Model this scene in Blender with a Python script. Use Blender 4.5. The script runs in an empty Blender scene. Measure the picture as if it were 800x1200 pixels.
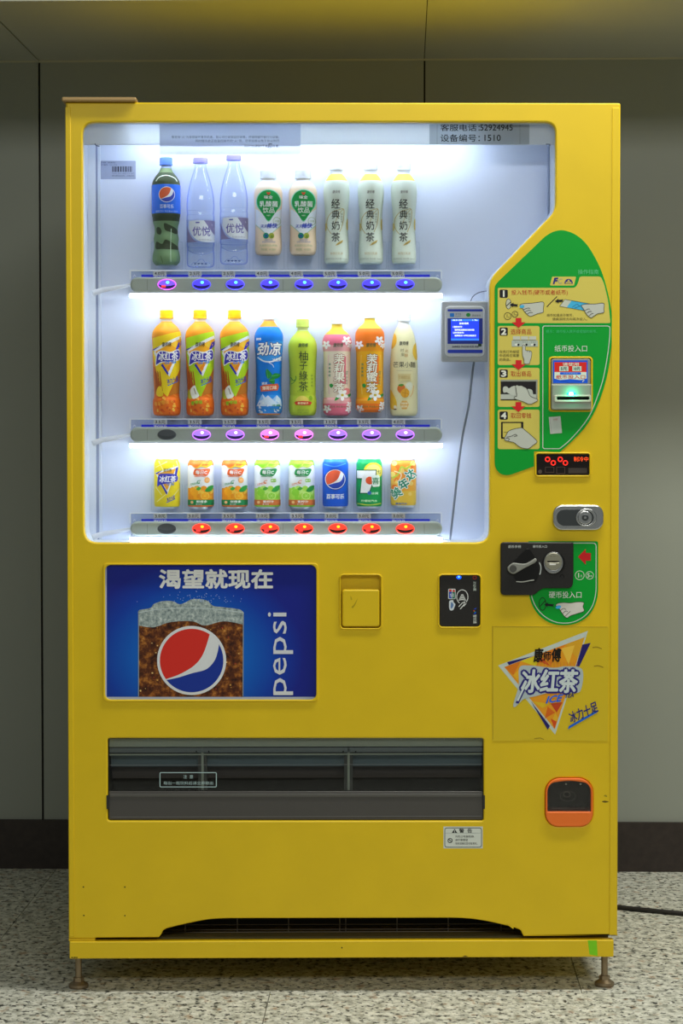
import bpy, bmesh, math, random
from mathutils import Vector, Matrix
random.seed(7)
S = bpy.context.scene
COL = S.collection

# ------------------------------------------------------------------ camera
FPX = 2665.0                                   # focal length in pixels of the 800x1200 frame
CAM = (-0.0654, -4.7159, 1.1721); YAW = 0.0131; PITCH = -0.0359; ROLL = -0.0004
FWD = Vector((math.sin(YAW)*math.cos(PITCH), math.cos(YAW)*math.cos(PITCH), math.sin(PITCH)))
RGT = Vector((math.cos(YAW), -math.sin(YAW), 0.0)); UPV = RGT.cross(FWD)
cr, sr = math.cos(ROLL), math.sin(ROLL)
R2 = RGT*cr + UPV*sr; U2 = UPV*cr - RGT*sr
cam = bpy.data.cameras.new('camera'); cam.sensor_width = 36; cam.sensor_fit = 'AUTO'
cam.lens = FPX/1200*36; cam.clip_start = .05
camo = bpy.data.objects.new('camera', cam); COL.objects.link(camo)
camo.matrix_world = Matrix(((R2.x, U2.x, -FWD.x, CAM[0]), (R2.y, U2.y, -FWD.y, CAM[1]), (R2.z, U2.z, -FWD.z, CAM[2]), (0, 0, 0, 1)))
S.camera = camo

# ------------------------------------------------------------------ light and exposure
S.view_settings.view_transform = 'Standard'; S.view_settings.look = 'None'
S.view_settings.gamma = 1; S.view_settings.exposure = 0.0; S.view_settings.use_curve_mapping = False
S.cycles.transparent_max_bounces = 48; S.cycles.max_bounces = 14
W = bpy.data.worlds.new('world'); S.world = W; W.use_nodes = True
W.node_tree.nodes['Background'].inputs[0].default_value = (.93, 1.0, .92, 1)
W.node_tree.nodes['Background'].inputs[1].default_value = 0.15
def area(name, loc, target, sx, sy, power, col):
    l = bpy.data.lights.new(name, 'AREA'); l.shape = 'RECTANGLE'; l.size = sx; l.size_y = sy; l.energy = power; l.color = col
    o = bpy.data.objects.new(name, l); COL.objects.link(o); o.location = loc
    o.rotation_euler = (Vector(target)-Vector(loc)).to_track_quat('-Z', 'Y').to_euler()
    return o
# two rows of ceiling luminaires of the hall: one close in front of the machine, one further out
area('hall_light_near', (1.15, -0.42, 3.2), (1.15, -0.42, 0), 2.2, .22, 74, (1, .985, .90))
area('hall_light_far', (0.7, -6.2, 3.7), (0.2, -1.0, 0.6), 3.4, .8, 100, (1, .985, .92))

# ------------------------------------------------------------------ helpers
def lin(h, k=1.0):
    h = h.lstrip('#'); out = []
    for i in (0, 2, 4):
        c = int(h[i:i+2], 16)/255
        c = c/12.92 if c <= .04045 else ((c+.055)/1.055)**2.4
        out.append(min(.93, c*k))
    return (*out, 1)
MATS = {}
def mat(name, col=(.8, .8, .8, 1), rough=.5, metal=0, emit=None, es=0, alpha=1, trans=0, ior=1.45, coat=0, spec=.5):
    if name in MATS: return MATS[name]
    m = bpy.data.materials.new(name); m.use_nodes = True; b = m.node_tree.nodes['Principled BSDF']; i = b.inputs
    i['Base Color'].default_value = col; i['Roughness'].default_value = rough; i['Metallic'].default_value = metal
    i['Alpha'].default_value = alpha; i['Transmission Weight'].default_value = trans; i['IOR'].default_value = ior
    i['Coat Weight'].default_value = coat; i['Specular IOR Level'].default_value = spec
    if emit: i['Emission Color'].default_value = emit; i['Emission Strength'].default_value = es
    m.diffuse_color = col; MATS[name] = m
    return m
def noisy(m, scale=(30, 30, 30), lo=.9, hi=1.08, detail=3, bump=0, bscale=200):
    """gentle colour variation and relief on a principled material"""
    nt = m.node_tree; N = nt.nodes; L = nt.links; b = N['Principled BSDF']
    tc = N.new('ShaderNodeTexCoord'); mp = N.new('ShaderNodeMapping'); mp.inputs['Scale'].default_value = scale
    ns = N.new('ShaderNodeTexNoise'); ns.inputs['Scale'].default_value = 1; ns.inputs['Detail'].default_value = detail
    mr = N.new('ShaderNodeMapRange'); mr.inputs[1].default_value = .25; mr.inputs[2].default_value = .75
    mr.inputs[3].default_value = lo; mr.inputs[4].default_value = hi
    mx = N.new('ShaderNodeVectorMath'); mx.operation = 'SCALE'; mx.inputs[0].default_value = b.inputs['Base Color'].default_value[:3]
    L.new(tc.outputs['Object'], mp.inputs[0]); L.new(mp.outputs[0], ns.inputs['Vector']); L.new(ns.outputs[0], mr.inputs[0])
    L.new(mr.outputs[0], mx.inputs['Scale']); L.new(mx.outputs[0], b.inputs['Base Color'])
    if bump:
        n2 = N.new('ShaderNodeTexNoise'); n2.inputs['Scale'].default_value = bscale; n2.inputs['Detail'].default_value = 2
        bp = N.new('ShaderNodeBump'); bp.inputs['Strength'].default_value = bump; bp.inputs['Distance'].default_value = .001
        L.new(tc.outputs['Object'], n2.inputs['Vector']); L.new(n2.outputs[0], bp.inputs['Height']); L.new(bp.outputs[0], b.inputs['Normal'])
    return m
KO = 1/.69          # outside prints: photograph colour over the light that falls on the front
KI = 1.0            # inside the lit window
def ink(h, k=None):
    """printing ink; 'e3:#ff0000' is a lamp or lit segment of strength 3"""
    if not isinstance(h, str): return h
    if h[0] == 'e':
        s, hh = h[1:].split(':'); c = lin(hh)
        return mat('lit_'+h, c, .4, emit=c, es=float(s))
    k = CURK if k is None else k
    return mat('ink_%s_%.2f' % (h, k), lin(h, k), .42, spec=.25)
CURK = KO
def clear(name, tint, gloss=.06, rough=.02):
    """thin clear sheet: see-through with a Fresnel reflection"""
    if name in MATS: return MATS[name]
    m = bpy.data.materials.new(name); m.use_nodes = True; nt = m.node_tree; N = nt.nodes; L = nt.links; N.clear()
    o = N.new('ShaderNodeOutputMaterial'); t = N.new('ShaderNodeBsdfTransparent'); t.inputs[0].default_value = (*tint, 1)
    g = N.new('ShaderNodeBsdfGlossy'); g.inputs['Roughness'].default_value = rough; g.inputs[0].default_value = (1, 1, 1, 1)
    f = N.new('ShaderNodeLayerWeight'); f.inputs[0].default_value = .5          # Schlick's approximation
    pw = N.new('ShaderNodeMath'); pw.operation = 'POWER'; pw.inputs[1].default_value = 5; L.new(f.outputs['Facing'], pw.inputs[0])
    mu = N.new('ShaderNodeMath'); mu.operation = 'MULTIPLY_ADD'; mu.inputs[1].default_value = .6; mu.inputs[2].default_value = gloss
    x = N.new('ShaderNodeMixShader'); L.new(pw.outputs[0], mu.inputs[0]); L.new(mu.outputs[0], x.inputs[0])
    mu.use_clamp = True
    L.new(t.outputs[0], x.inputs[1]); L.new(g.outputs[0], x.inputs[2]); L.new(x.outputs[0], o.inputs[0]); MATS[name] = m
    return m

def sheet(name, col, share=.5):
    """thin paper or white plastic that lets light through"""
    if name in MATS: return MATS[name]
    m = bpy.data.materials.new(name); m.use_nodes = True; nt = m.node_tree; N = nt.nodes; L = nt.links; N.clear()
    o = N.new('ShaderNodeOutputMaterial'); d = N.new('ShaderNodeBsdfDiffuse'); t = N.new('ShaderNodeBsdfTranslucent'); x = N.new('ShaderNodeMixShader')
    d.inputs[0].default_value = col; t.inputs[0].default_value = col; x.inputs[0].default_value = share
    L.new(d.outputs[0], x.inputs[1]); L.new(t.outputs[0], x.inputs[2]); L.new(x.outputs[0], o.inputs[0]); MATS[name] = m
    return m
def U(px, py, y=0.0):
    """pixel of the photograph -> (x, z) on the plane at depth y of the machine"""
    u = (px-400)/FPX; v = (600-py)/FPX
    d = FWD + R2*u + U2*v; t = (y-CAM[1])/d.y
    return CAM[0]+d.x*t, CAM[2]+d.z*t
def PXM(y=0.0): return (U(401, 600, y)[0]-U(400, 600, y)[0])     # metres in one pixel at that depth

ORG = {}
def place(o, parent, world):
    o.location = Vector(world) - (ORG[parent.name] if parent else Vector((0, 0, 0)))
    o.parent = parent; ORG[o.name] = Vector(world)
def mesh_obj(name, verts, faces, mats, parent=None, mi=None, smooth=False, origin=None, label=None):
    if origin is None:
        n = len(verts); lo = [min(v[k] for v in verts) for k in range(3)]; hi = [max(v[k] for v in verts) for k in range(3)]
        origin = [(lo[k]+hi[k])/2 for k in range(3)]
    me = bpy.data.meshes.new(name); me.from_pydata([(v[0]-origin[0], v[1]-origin[1], v[2]-origin[2]) for v in verts], [], faces)
    if not isinstance(mats, (list, tuple)): mats = [mats]
    for m in mats: me.materials.append(m)
    if mi: me.polygons.foreach_set('material_index', mi)
    if smooth:
        me.polygons.foreach_set('use_smooth', [True]*len(me.polygons))
        me.set_sharp_from_angle(angle=math.radians(smooth if smooth > 1 else 40))
    me.update()
    o = bpy.data.objects.new(name, me); COL.objects.link(o); place(o, parent, origin)
    if label: o['label'] = label
    return o
def thing(name, label, cat, loc, group=None):
    o = bpy.data.objects.new(name, None); COL.objects.link(o); o.empty_display_size = .05; place(o, None, loc)
    o['label'] = label; o['category'] = cat
    if group: o['group'] = group
    return o
def tag(o, label, cat, group=None):
    o['label'] = label; o['category'] = cat
    if group: o['group'] = group
    return o
class MB:
    def __init__(s): s.v = []; s.f = []; s.m = []; s.mats = []
    def mi(s, m):
        if m not in s.mats: s.mats.append(m)
        return s.mats.index(m)
    def add(s, vs, fs, m):
        b = len(s.v); s.v += vs; k = s.mi(m)
        for f in fs: s.f.append([i+b for i in f]); s.m.append(k)
        return s
    def box(s, x0, x1, y0, y1, z0, z1, m):
        return s.add([(x, y, z) for x in (x0, x1) for y in (y0, y1) for z in (z0, z1)],
                     [(0, 1, 3, 2), (4, 6, 7, 5), (0, 4, 5, 1), (2, 3, 7, 6), (0, 2, 6, 4), (1, 5, 7, 3)], m)
    def pbox(s, px0, py0, px1, py1, y0, y1, m, ref=None):
        r = y0 if ref is None else ref
        a = U(px0, py1, r); b = U(px1, py0, r); return s.box(a[0], b[0], y0, y1, a[1], b[1], m)
    def tube(s, pts, rad, m, n=10, cap=True):
        pts = [Vector(p) for p in pts]; vs = []; fs = []
        rr = rad if isinstance(rad, (list, tuple)) else [rad]*len(pts)
        for i, p in enumerate(pts):
            t = (pts[min(i+1, len(pts)-1)]-pts[max(i-1, 0)]).normalized()
            a = t.cross(Vector((0, 0, 1)) if abs(t.z) < .9 else Vector((0, 1, 0))).normalized(); b = t.cross(a)
            for k in range(n):
                an = 2*math.pi*k/n; vs.append(tuple(p+(a*math.cos(an)+b*math.sin(an))*rr[i]))
        for i in range(len(pts)-1):
            for k in range(n): fs.append((i*n+k, i*n+(k+1) % n, (i+1)*n+(k+1) % n, (i+1)*n+k))
        if cap: fs.append(tuple(range(n-1, -1, -1))); fs.append(tuple((len(pts)-1)*n+k for k in range(n)))
        return s.add(vs, fs, m)
    def lathe(s, prof, c, m, n=32, axis='z', mf=None, ripple=None):
        """prof: (radius, height) bottom to top round an axis through c; mf(height)->material"""
        rows = []; vs = []
        for r, h in prof:
            for k in range(n):
                a = 2*math.pi*k/n; rr = r*(ripple(a, h) if ripple else 1)
                if axis == 'z': vs.append((c[0]+rr*math.cos(a), c[1]+rr*math.sin(a), c[2]+h))
                else: vs.append((c[0]+rr*math.cos(a), c[1]+h, c[2]+rr*math.sin(a)))
        L = len(prof)
        for i in range(L-1):
            mm = mf((prof[i][1]+prof[i+1][1])/2) if mf else m
            s_f = [(i*n+k, i*n+(k+1) % n, (i+1)*n+(k+1) % n, (i+1)*n+k) for k in range(n)]
            rows.append((s_f, mm))
        b = len(s.v); s.v += vs
        for fs, mm in rows:
            k = s.mi(mm)
            for f in fs: s.f.append([q+b for q in f]); s.m.append(k)
        for ring, mm in ((list(range(n-1, -1, -1)), mf(prof[0][1]) if mf else m), ([(L-1)*n+k for k in range(n)], mf(prof[-1][1]) if mf else m)):
            s.f.append([q+b for q in ring]); s.m.append(s.mi(mm))
        return s
    def each(s, name, parent, n=8):
        """a builder of equal boxes -> one object for each box"""
        for i in range(len(s.v)//n):
            o = MB()
            for f, m in zip(s.f, s.m):
                if i*n <= f[0] < (i+1)*n: o.f.append([q-i*n for q in f]); o.m.append(o.mi(s.mats[m]))
            o.v = s.v[i*n:(i+1)*n]; o.build(name, parent)
    def build(s, name, parent=None, smooth=False, label=None, origin=None):
        return mesh_obj(name, s.v, s.f, s.mats, parent, s.m, smooth, origin, label)

# --- outlines in pixels
def rrect(x0, y0, x1, y1, r, n=6):
    out = []
    rs = r if isinstance(r, (list, tuple)) else [r]*4      # TL TR BR BL
    for (cx, cy, a0, q) in ((x0, y0, 180, 0), (x1, y0, 270, 1), (x1, y1, 0, 2), (x0, y1, 90, 3)):
        q = rs[q]
        if q <= 0: out.append((cx, cy)); continue
        mx = cx+(q if cx == x0 else -q); my = cy+(q if cy == y0 else -q)
        for k in range(n+1):
            a = math.radians(a0+90*k/n); out.append((mx+q*math.cos(a), my+q*math.sin(a)))
    return out
def ell(cx, cy, rx, ry, n=28, a0=0, a1=360):
    full = abs(a1-a0) >= 360
    return [(cx+rx*math.cos(math.radians(a0+(a1-a0)*k/n)), cy+ry*math.sin(math.radians(a0+(a1-a0)*k/n))) for k in range(n if full else n+1)]
def spl(pts, closed=False, n=5):
    out = []; L = len(pts)
    for i in range(L if closed else L-1):
        g = lambda k: pts[k % L] if closed else pts[min(max(k, 0), L-1)]
        a, b, c, d = g(i-1), g(i), g(i+1), g(i+2)
        for k in range(n):
            t = k/n; out.append(tuple(.5*((2*b[j])+(-a[j]+c[j])*t+(2*a[j]-5*b[j]+4*c[j]-d[j])*t*t+(-a[j]+3*b[j]-3*c[j]+d[j])*t**3) for j in (0, 1)))
    if not closed: out.append(tuple(pts[-1]))
    return out
def rot(pts, cx, cy, deg):
    c, s_ = math.cos(math.radians(deg)), math.sin(math.radians(deg))
    return [(cx+(x-cx)*c-(y-cy)*s_, cy+(x-cx)*s_+(y-cy)*c) for x, y in pts]
def rcorner(pts, rad, n=5):
    """polygon with its corners rounded; rad a number or one per corner"""
    out = []; L = len(pts)
    for i, p in enumerate(pts):
        r = rad[i] if isinstance(rad, (list, tuple)) else rad
        P = Vector(p); A = Vector(pts[i-1])-P; B = Vector(pts[(i+1) % L])-P
        r = min(r, A.length*.49, B.length*.49)
        if r <= 0: out.append(p); continue
        a = P+A.normalized()*r; b = P+B.normalized()*r
        for k in range(n+1):
            t = k/n; q = a*(1-t)**2+P*2*t*(1-t)+b*t*t; out.append((q.x, q.y))
    return out

def plate(name, outline, holes, y0, y1, m, parent=None, bevel=0, ref=None, bres=2, label=None, build=True):
    """plate with holes, front at y0 and back at y1, edges rounded by bevel; outlines in pixels"""
    ref = y0 if ref is None else ref
    c = bpy.data.curves.new('tmp', 'CURVE'); c.dimensions = '2D'; c.fill_mode = 'BOTH'
    c.extrude = (y1-y0)/2-bevel; c.bevel_depth = bevel; c.bevel_resolution = bres; c.offset = -bevel
    for ol in [outline]+holes:
        sp = c.splines.new('POLY'); sp.points.add(len(ol)-1); sp.use_cyclic_u = True
        for p, q in zip(sp.points, ol):
            x, z = U(q[0], q[1], ref); p.co = (x, z, 0, 1)
    t = bpy.data.objects.new('tmp', c); COL.objects.link(t)
    me = bpy.data.meshes.new_from_object(t.evaluated_get(bpy.context.evaluated_depsgraph_get()))
    vs = [(v.co.x, (y0+y1)/2-v.co.z, v.co.y) for v in me.vertices]; fs = [tuple(p.vertices) for p in me.polygons]
    bpy.data.objects.remove(t); bpy.data.curves.remove(c); bpy.data.meshes.remove(me)
    if not build: return vs, fs
    return mesh_obj(name, vs, fs, m, parent, None, 35 if bevel else False, label=label)

TXT = {}
def text_mesh(s, bold=0.0, shear=0.0, spacing=1.0):
    key = (s, bold, shear, spacing)
    if key not in TXT:
        c = bpy.data.curves.new('tmp', 'FONT'); c.body = s; c.offset = bold; c.shear = shear; c.resolution_u = 2; c.space_character = spacing
        o = bpy.data.objects.new('tmp', c); COL.objects.link(o)
        me = bpy.data.meshes.new_from_object(o.evaluated_get(bpy.context.evaluated_depsgraph_get()))
        vs = [(v.co.x, v.co.y) for v in me.vertices]; fs = [tuple(p.vertices) for p in me.polygons]
        bpy.data.objects.remove(o); bpy.data.curves.remove(c); bpy.data.meshes.remove(me)
        TXT[key] = (vs, fs)
    return TXT[key]

class Print:
    """flat print: inked shapes in pixel coordinates, laid on a plane or wrapped round a bottle"""
    def __init__(s, y=0.0, eps=.00012, k=None): s.it = []; s.y = y; s.eps = eps; s.k = k
    def poly(s, pts, c, l=1): s.it.append((list(pts), [tuple(range(len(pts)))], ink(c, s.k), l)); return s
    def rect(s, x0, y0, x1, y1, c, l=1, r=0): return s.poly(rrect(x0, y0, x1, y1, r) if r else [(x0, y0), (x1, y0), (x1, y1), (x0, y1)], c, l)
    def ell(s, cx, cy, rx, ry, c, l=1, n=24): return s.poly(ell(cx, cy, rx, ry, n), c, l)
    def stroke(s, pts, w, c, l=2, closed=False):
        vs = []; L = len(pts)
        for i, p in enumerate(pts):
            a = Vector(pts[(i-1) % L] if closed or i else p); b = Vector(pts[(i+1) % L] if closed or i < L-1 else p); P = Vector(p)
            d1 = (P-a).normalized() if (P-a).length else None; d2 = (b-P).normalized() if (b-P).length else None
            t = (d1 or d2)+(d2 or d1)
            t = t.normalized() if t.length > 1e-6 else (d1 or d2)
            n = Vector((-t.y, t.x)); k = 1.0
            if d1 is not None: k = min(1.6, 1/max(.3, abs(n.dot(Vector((-d1.y, d1.x))))))
            vs += [tuple(P+n*w/2*k), tuple(P-n*w/2*k)]
        fs = [(2*i, 2*i+1, 2*((i+1) % L)+1, 2*((i+1) % L)) for i in range(L if closed else L-1)]
        s.it.append((vs, fs, ink(c, s.k), l)); return s
    def text(s, t, cx, cy, h, c, l=3, w=None, bold=0.0, shear=0.0, rot_=0, spacing=1.0, box=None):
        vs, fs = text_mesh(t, 0.0, shear, spacing)
        if not vs: return s
        bx = vs
        x0, x1 = min(v[0] for v in bx), max(v[0] for v in bx); y0, y1 = min(v[1] for v in bx), max(v[1] for v in bx)
        sy = h/(y1-y0); sx = sy if w is None else w/(x1-x0)
        q = [(cx+(v[0]-(x0+x1)/2)*sx, cy-(v[1]-(y0+y1)/2)*sy) for v in vs]
        if rot_: q = rot(q, cx, cy, rot_)
        # weight: the glyphs repeated a hair apart all round
        b = bold*sy; n = 1 if b < .05 else (4 if b < .4 else 10)
        for k in range(n):
            dx, dy = (0, 0) if n == 1 else (b*math.cos(2*math.pi*(k+.5)/n), b*math.sin(2*math.pi*(k+.5)/n))
            s.it.append(([(x+dx, y+dy) for x, y in q], fs, ink(c, s.k), l+k*.09))
        return s
    def outlined(s, t, cx, cy, h, c, oc, l=3, w=None, ob=.05, bold=0.02, **kw):
        s.text(t, cx, cy, h, oc, l, w, ob, box=bold, **kw); return s.text(t, cx, cy, h, c, l+1, w, bold, **kw)
    def vtext(s, t, cx, ys, h, c, l=3, w=None, bold=0.0, **kw):
        for ch, y in zip(t, ys): s.text(ch, cx, y, h, c, l, w, bold, **kw)
        return s
    def pieces(s, name, parent):
        """every shape of the print as an object of its own"""
        for it in s.it: q = Print(s.y, s.eps, s.k); q.it = [it]; q.flat(name, parent)
    def flat(s, name, parent, label=None):
        mb = MB()
        for pts, fs, m, l in s.it:
            y = s.y-l*s.eps; vs = []
            for p in pts: x, z = U(p[0], p[1], s.y); vs.append((x, y, z))
            mb.add(vs, fs, m)
        o = mb.build(name, parent, label=label); return o
    def wrap(s, name, parent, cx, cy, rfun, ref, step=.0045, label=None):
        """wrap on the front of a round body with axis (cx, cy) and radius rfun(z)"""
        bm = bmesh.new(); lay = bm.faces.layers.float.new('l'); mats = []
        for pts, fs, m, l in s.it:
            if m not in mats: mats.append(m)
            vs = []
            for p in pts: x, z = U(p[0], p[1], ref); vs.append(bm.verts.new((x, 0, z)))
            for f in fs:
                try: g = bm.faces.new([vs[i] for i in f])
                except ValueError: continue
                g.material_index = mats.index(m); g[lay] = l
        bmesh.ops.triangulate(bm, faces=bm.faces[:])
        xs = [v.co.x for v in bm.verts]; zs = [v.co.z for v in bm.verts]
        x = math.floor(min(xs)/step)*step+step/2
        while x < max(xs):
            bmesh.ops.bisect_plane(bm, geom=bm.verts[:]+bm.edges[:]+bm.faces[:], plane_co=(x, 0, 0), plane_no=(1, 0, 0)); x += step
        z = min(zs)+step
        while z < max(zs):
            bmesh.ops.bisect_plane(bm, geom=bm.verts[:]+bm.edges[:]+bm.faces[:], plane_co=(0, 0, z), plane_no=(0, 0, 1)); z += step*1.6
        for v in bm.verts:
            r = rfun(v.co.z); l = max([f[lay] for f in v.link_faces] or [1]); d = max(-.985*r, min(.985*r, v.co.x-cx))
            off = .0005+l*.00016
            k = (r+off)/r; v.co = Vector((cx+d*k, cy-math.sqrt(r*r-d*d)*k, v.co.z))
        vs = [tuple(v.co) for v in bm.verts]; bm.verts.index_update()
        fs = [[v.index for v in f.verts] for f in bm.faces]; mi = [f.material_index for f in bm.faces]; bm.free()
        return mesh_obj(name, vs, fs, mats, parent, mi, label=label)

def globe(P, cx, cy, r, red='#d03020', blue='#1c3c98', white='#e8e8ea', l=2, rim=None):
    P.ell(cx, cy, r, r, rim or white, l, 36); q = .93*r
    if rim: P.ell(cx, cy, r*.96, r*.96, white, l, 36)
    def arc(a0, a1): return [(cx+q*math.cos(math.radians(a)), cy+q*math.sin(math.radians(a))) for a in [a0+(a1-a0)*k/24 for k in range(25)]]
    top = spl([(cx+a*r, cy+b*r) for a, b in ((.53, -.766), (.34, -.2), (.08, .14), (-.35, .40), (-.755, .545))])
    P.poly(top+arc(144, 305)[1:-1], red, l+1)
    low = spl([(cx+a*r, cy+b*r) for a, b in ((-.74, .57), (-.4, .50), (.02, .37), (.42, .26), (.66, .02), (.76, -.25), (.80, -.48))])
    P.poly(low+arc(-31, 142)[1:-1], blue, l+1)
    return P

# ------------------------------------------------------------------ materials
yellow = noisy(mat('yellow_paint', (.80, .56, .010, 1), .36, spec=.42), (9, 9, 9), .96, 1.03, 2, .06, 900)
white_pl = mat('white_plastic', (.74, .80, .90, 1), .42)
panel_w = mat('display_panel_white', (.70, .77, .94, 1), .5)
rail_g = mat('rail_grey', lin('#98a299'), .45)
black = noisy(mat('black_plastic', lin('#1d1b1a'), .42), (200, 200, 200), .8, 1.2)
dark = mat('dark_void', lin('#141210'), .7)
steel = mat('chrome', (.62, .63, .64, 1), .24, 1)
brass = mat('brass_zinc', lin('#94836a'), .42, .75)
glass = clear('window_glass', (.98, .99, 1.0), .02)
acryl = clear('clear_acrylic', (.95, .97, .99), .05)

def granite():
    m = bpy.data.materials.new('granite'); m.use_nodes = True; nt = m.node_tree; N = nt.nodes; L = nt.links; b = N['Principled BSDF']
    g = N.new('ShaderNodeNewGeometry')
    def noise(sc, det, ro, off):
        n = N.new('ShaderNodeTexNoise'); n.inputs['Scale'].default_value = sc; n.inputs['Detail'].default_value = det; n.inputs['Roughness'].default_value = ro
        mp = N.new('ShaderNodeMapping'); mp.inputs['Location'].default_value = (off, off*.7, 0); mp.inputs['Scale'].default_value = (1, .8, 1)
        L.new(g.outputs['Position'], mp.inputs[0]); L.new(mp.outputs[0], n.inputs['Vector']); return n
    def ramp(n, stops):
        r = N.new('ShaderNodeValToRGB'); e = r.color_ramp.elements
        while len(e) < len(stops): e.new(.5)
        for q, (p, c) in zip(e, stops): q.position = p; q.color = c
        L.new(n.outputs[0], r.inputs[0]); return r
    a = ramp(noise(48, 3, .6, 1), [(.34, lin('#9c9d90')), (.5, lin('#cccdc0')), (.66, lin('#e4e4d8'))])
    d = ramp(noise(78, 3, .62, 7), [(.535, (0, 0, 0, 1)), (.63, (1, 1, 1, 1))])
    t = ramp(noise(40, 2, .5, 13), [(.60, (0, 0, 0, 1)), (.70, (.7, .7, .7, 1))])
    m1 = N.new('ShaderNodeMix'); m1.data_type = 'RGBA'; m1.inputs[7].default_value = lin('#a58768')
    m2 = N.new('ShaderNodeMix'); m2.data_type = 'RGBA'; m2.inputs[7].default_value = lin('#3a3c38')
    L.new(t.outputs[0], m1.inputs[0]); L.new(a.outputs[0], m1.inputs[6])
    L.new(d.outputs[0], m2.inputs[0]); L.new(m1.outputs[2], m2.inputs[6]); L.new(m2.outputs[2], b.inputs['Base Color'])
    b.inputs['Roughness'].default_value = .55; b.inputs['Specular IOR Level'].default_value = .3; return m
gran = granite()
wall_m = noisy(mat('wall_panel_paint', (.29, .315, .275, 1), .45), (1.2, 1.2, 1.2), .95, 1.05, 2, .05, 600)
ceil_m = noisy(mat('ceiling_panel_paint', (.42, .44, .39, 1), .45), (1.5, 1.5, 1.5), .96, 1.04)

# ------------------------------------------------------------------ the room
WA = .041; E1 = Vector((math.cos(WA), -math.sin(WA), 0)); E2 = Vector((math.sin(WA), math.cos(WA), 0))
def ray(px, py): return FWD+R2*((px-400)/FPX)+U2*((600-py)/FPX)
CV = Vector(CAM)
def on_z(px, py, z=0.0):
    d = ray(px, py); return CV+d*((z-CV.z)/d.z)
WC = (on_z(40, 1016.5).dot(E2)+on_z(770, 1021.5).dot(E2))/2            # the wall plane
def on_wall(px, py):
    d = ray(px, py); return CV+d*((WC-CV.dot(E2))/d.dot(E2))
CZ = on_wall(420, 69.5).z
def rw(x, y, z): p = E1*x+E2*y; return (p.x, p.y, z)
def rbox(mb, x0, x1, y0, y1, z0, z1, m):
    return mb.add([rw(x, y, z) for x in (x0, x1) for y in (y0, y1) for z in (z0, z1)],
                  [(0, 1, 3, 2), (4, 6, 7, 5), (0, 4, 5, 1), (2, 3, 7, 6), (0, 2, 6, 4), (1, 5, 7, 3)], m)
def struct(o): o['kind'] = 'structure'; return o
sx1 = on_wall(48, 500).dot(E1); sx2 = on_wall(497, 95).dot(E1); PW = sx2-sx1
BBZ = on_wall(40, 960).z
joint = mat('dark_joint', lin('#23211c'), .8)
wall = struct(rbox(MB(), -4, 4, WC+.012, WC+.10, 0, CZ+.05, joint).build('wall_back'))
for i in range(-3, 4):
    x0 = sx1+i*PW; g0 = .0028; mb = MB()
    rbox(mb, x0+g0, x0+PW-g0*(.55 if i == 0 else 1), WC, WC+.012, BBZ, CZ, wall_m)
    o = mb.build('wall_panel', wall)
bb = struct(rbox(MB(), -4, 4, WC-.012, WC+.012, 0, BBZ, noisy(mat('skirting_stone', lin('#2e2622'), .45), (60, 60, 60), .8, 1.3)).build('baseboard_back'))
tr = struct(rbox(MB(), -4, 4, WC-.004, WC+.004, CZ-.004, CZ, mat('light_trim', lin('#b4b29c'), .5)).build('trim_1'))
ceil = struct(rbox(MB(), -4, 4, .48, WC+.1, CZ+.012, CZ+.05, joint).build('ceiling'))
for i in range(-3, 4):
    x0 = sx1+i*PW
    rbox(MB(), x0+(.002 if i == 0 else .0009), x0+PW-(.0009 if i != -1 else .002), .48, WC+.012, CZ, CZ+.012, ceil_m).build('ceiling_panel', ceil)
floor = struct(rbox(MB(), -4, 4, -3, WC+.1, -.08, -.006, mat('grout', lin('#7d7a6c'), .9)).build('floor'))
fy = on_z(500, 1163).dot(E2); fx = on_z(311, 1185).dot(E1); FX, FY = 1.30, .95
for j in range(-3, 2):
    for i in range(-3, 3):
        mb = MB(); y1 = min(fy+(j+1)*FY-.001, WC); sh = .65 if j >= 0 else 0
        rbox(mb, fx+sh+i*FX+.001, fx+sh+(i+1)*FX-.001, fy+j*FY+.001, y1, -.006, 0, gran); mb.build('floor_slab', floor)

# ------------------------------------------------------------------ vending machine
def pix(x, z, y=0.0):
    d = Vector((x, y, z))-CV; c = d.dot(FWD); return (400+FPX*d.dot(R2)/c, 600-FPX*d.dot(U2)/c)
HW = .573; ZT = 1.8473; ZB = .1128; ZBASE = U(400, 1122)[1]; ZBT = U(400, 1102)[1]; YB = .86
VM = thing('vending_machine', 'large yellow drinks vending machine with lit display window and green instruction panel', 'vending machine', (0, .43, 0))
# body behind the door: a hollow shell is not seen, so a closed cabinet
mb = MB(); mb.box(-HW+.004, HW-.004, .17, YB, ZB, ZT-.004, yellow)
mb.build('cabinet_body', VM)
TL, TR, BR, BL = pix(-HW, ZT), pix(HW, ZT), pix(HW, ZB), pix(-HW, ZB)
cut = [(613.5, 1097.2)]+rcorner([(612, 1094), (610, 1090), (601, 1086.5)], 2)[2:]+spl([(600, 1086.3), (575, 1080.5), (552, 1076.8), (530, 1075.6)])+spl([(270, 1076.2), (245, 1077.5), (215, 1083.2), (195, 1088.2)])+[(191, 1090.5), (189, 1095), (186, 1098.6)]
door_out = rcorner([TL, TR, BR], [2.5, 2.5, 2], 4)+[(c[0], c[1]) for c in cut]+[(113, 1099), (111, 1100), BL]
WIN = rcorner([(96.5, 143), (651, 143), (651, 247), (573.5, 327), (573.5, 636), (98.5, 636)], [15, 13, 10, 12, 16, 16], 6)
POST = rrect(123, 662, 370.5, 820, 7); DISP = rrect(126, 865, 566.5, 962, 3); BTN = rrect(399, 674, 446, 736, 4)
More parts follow.
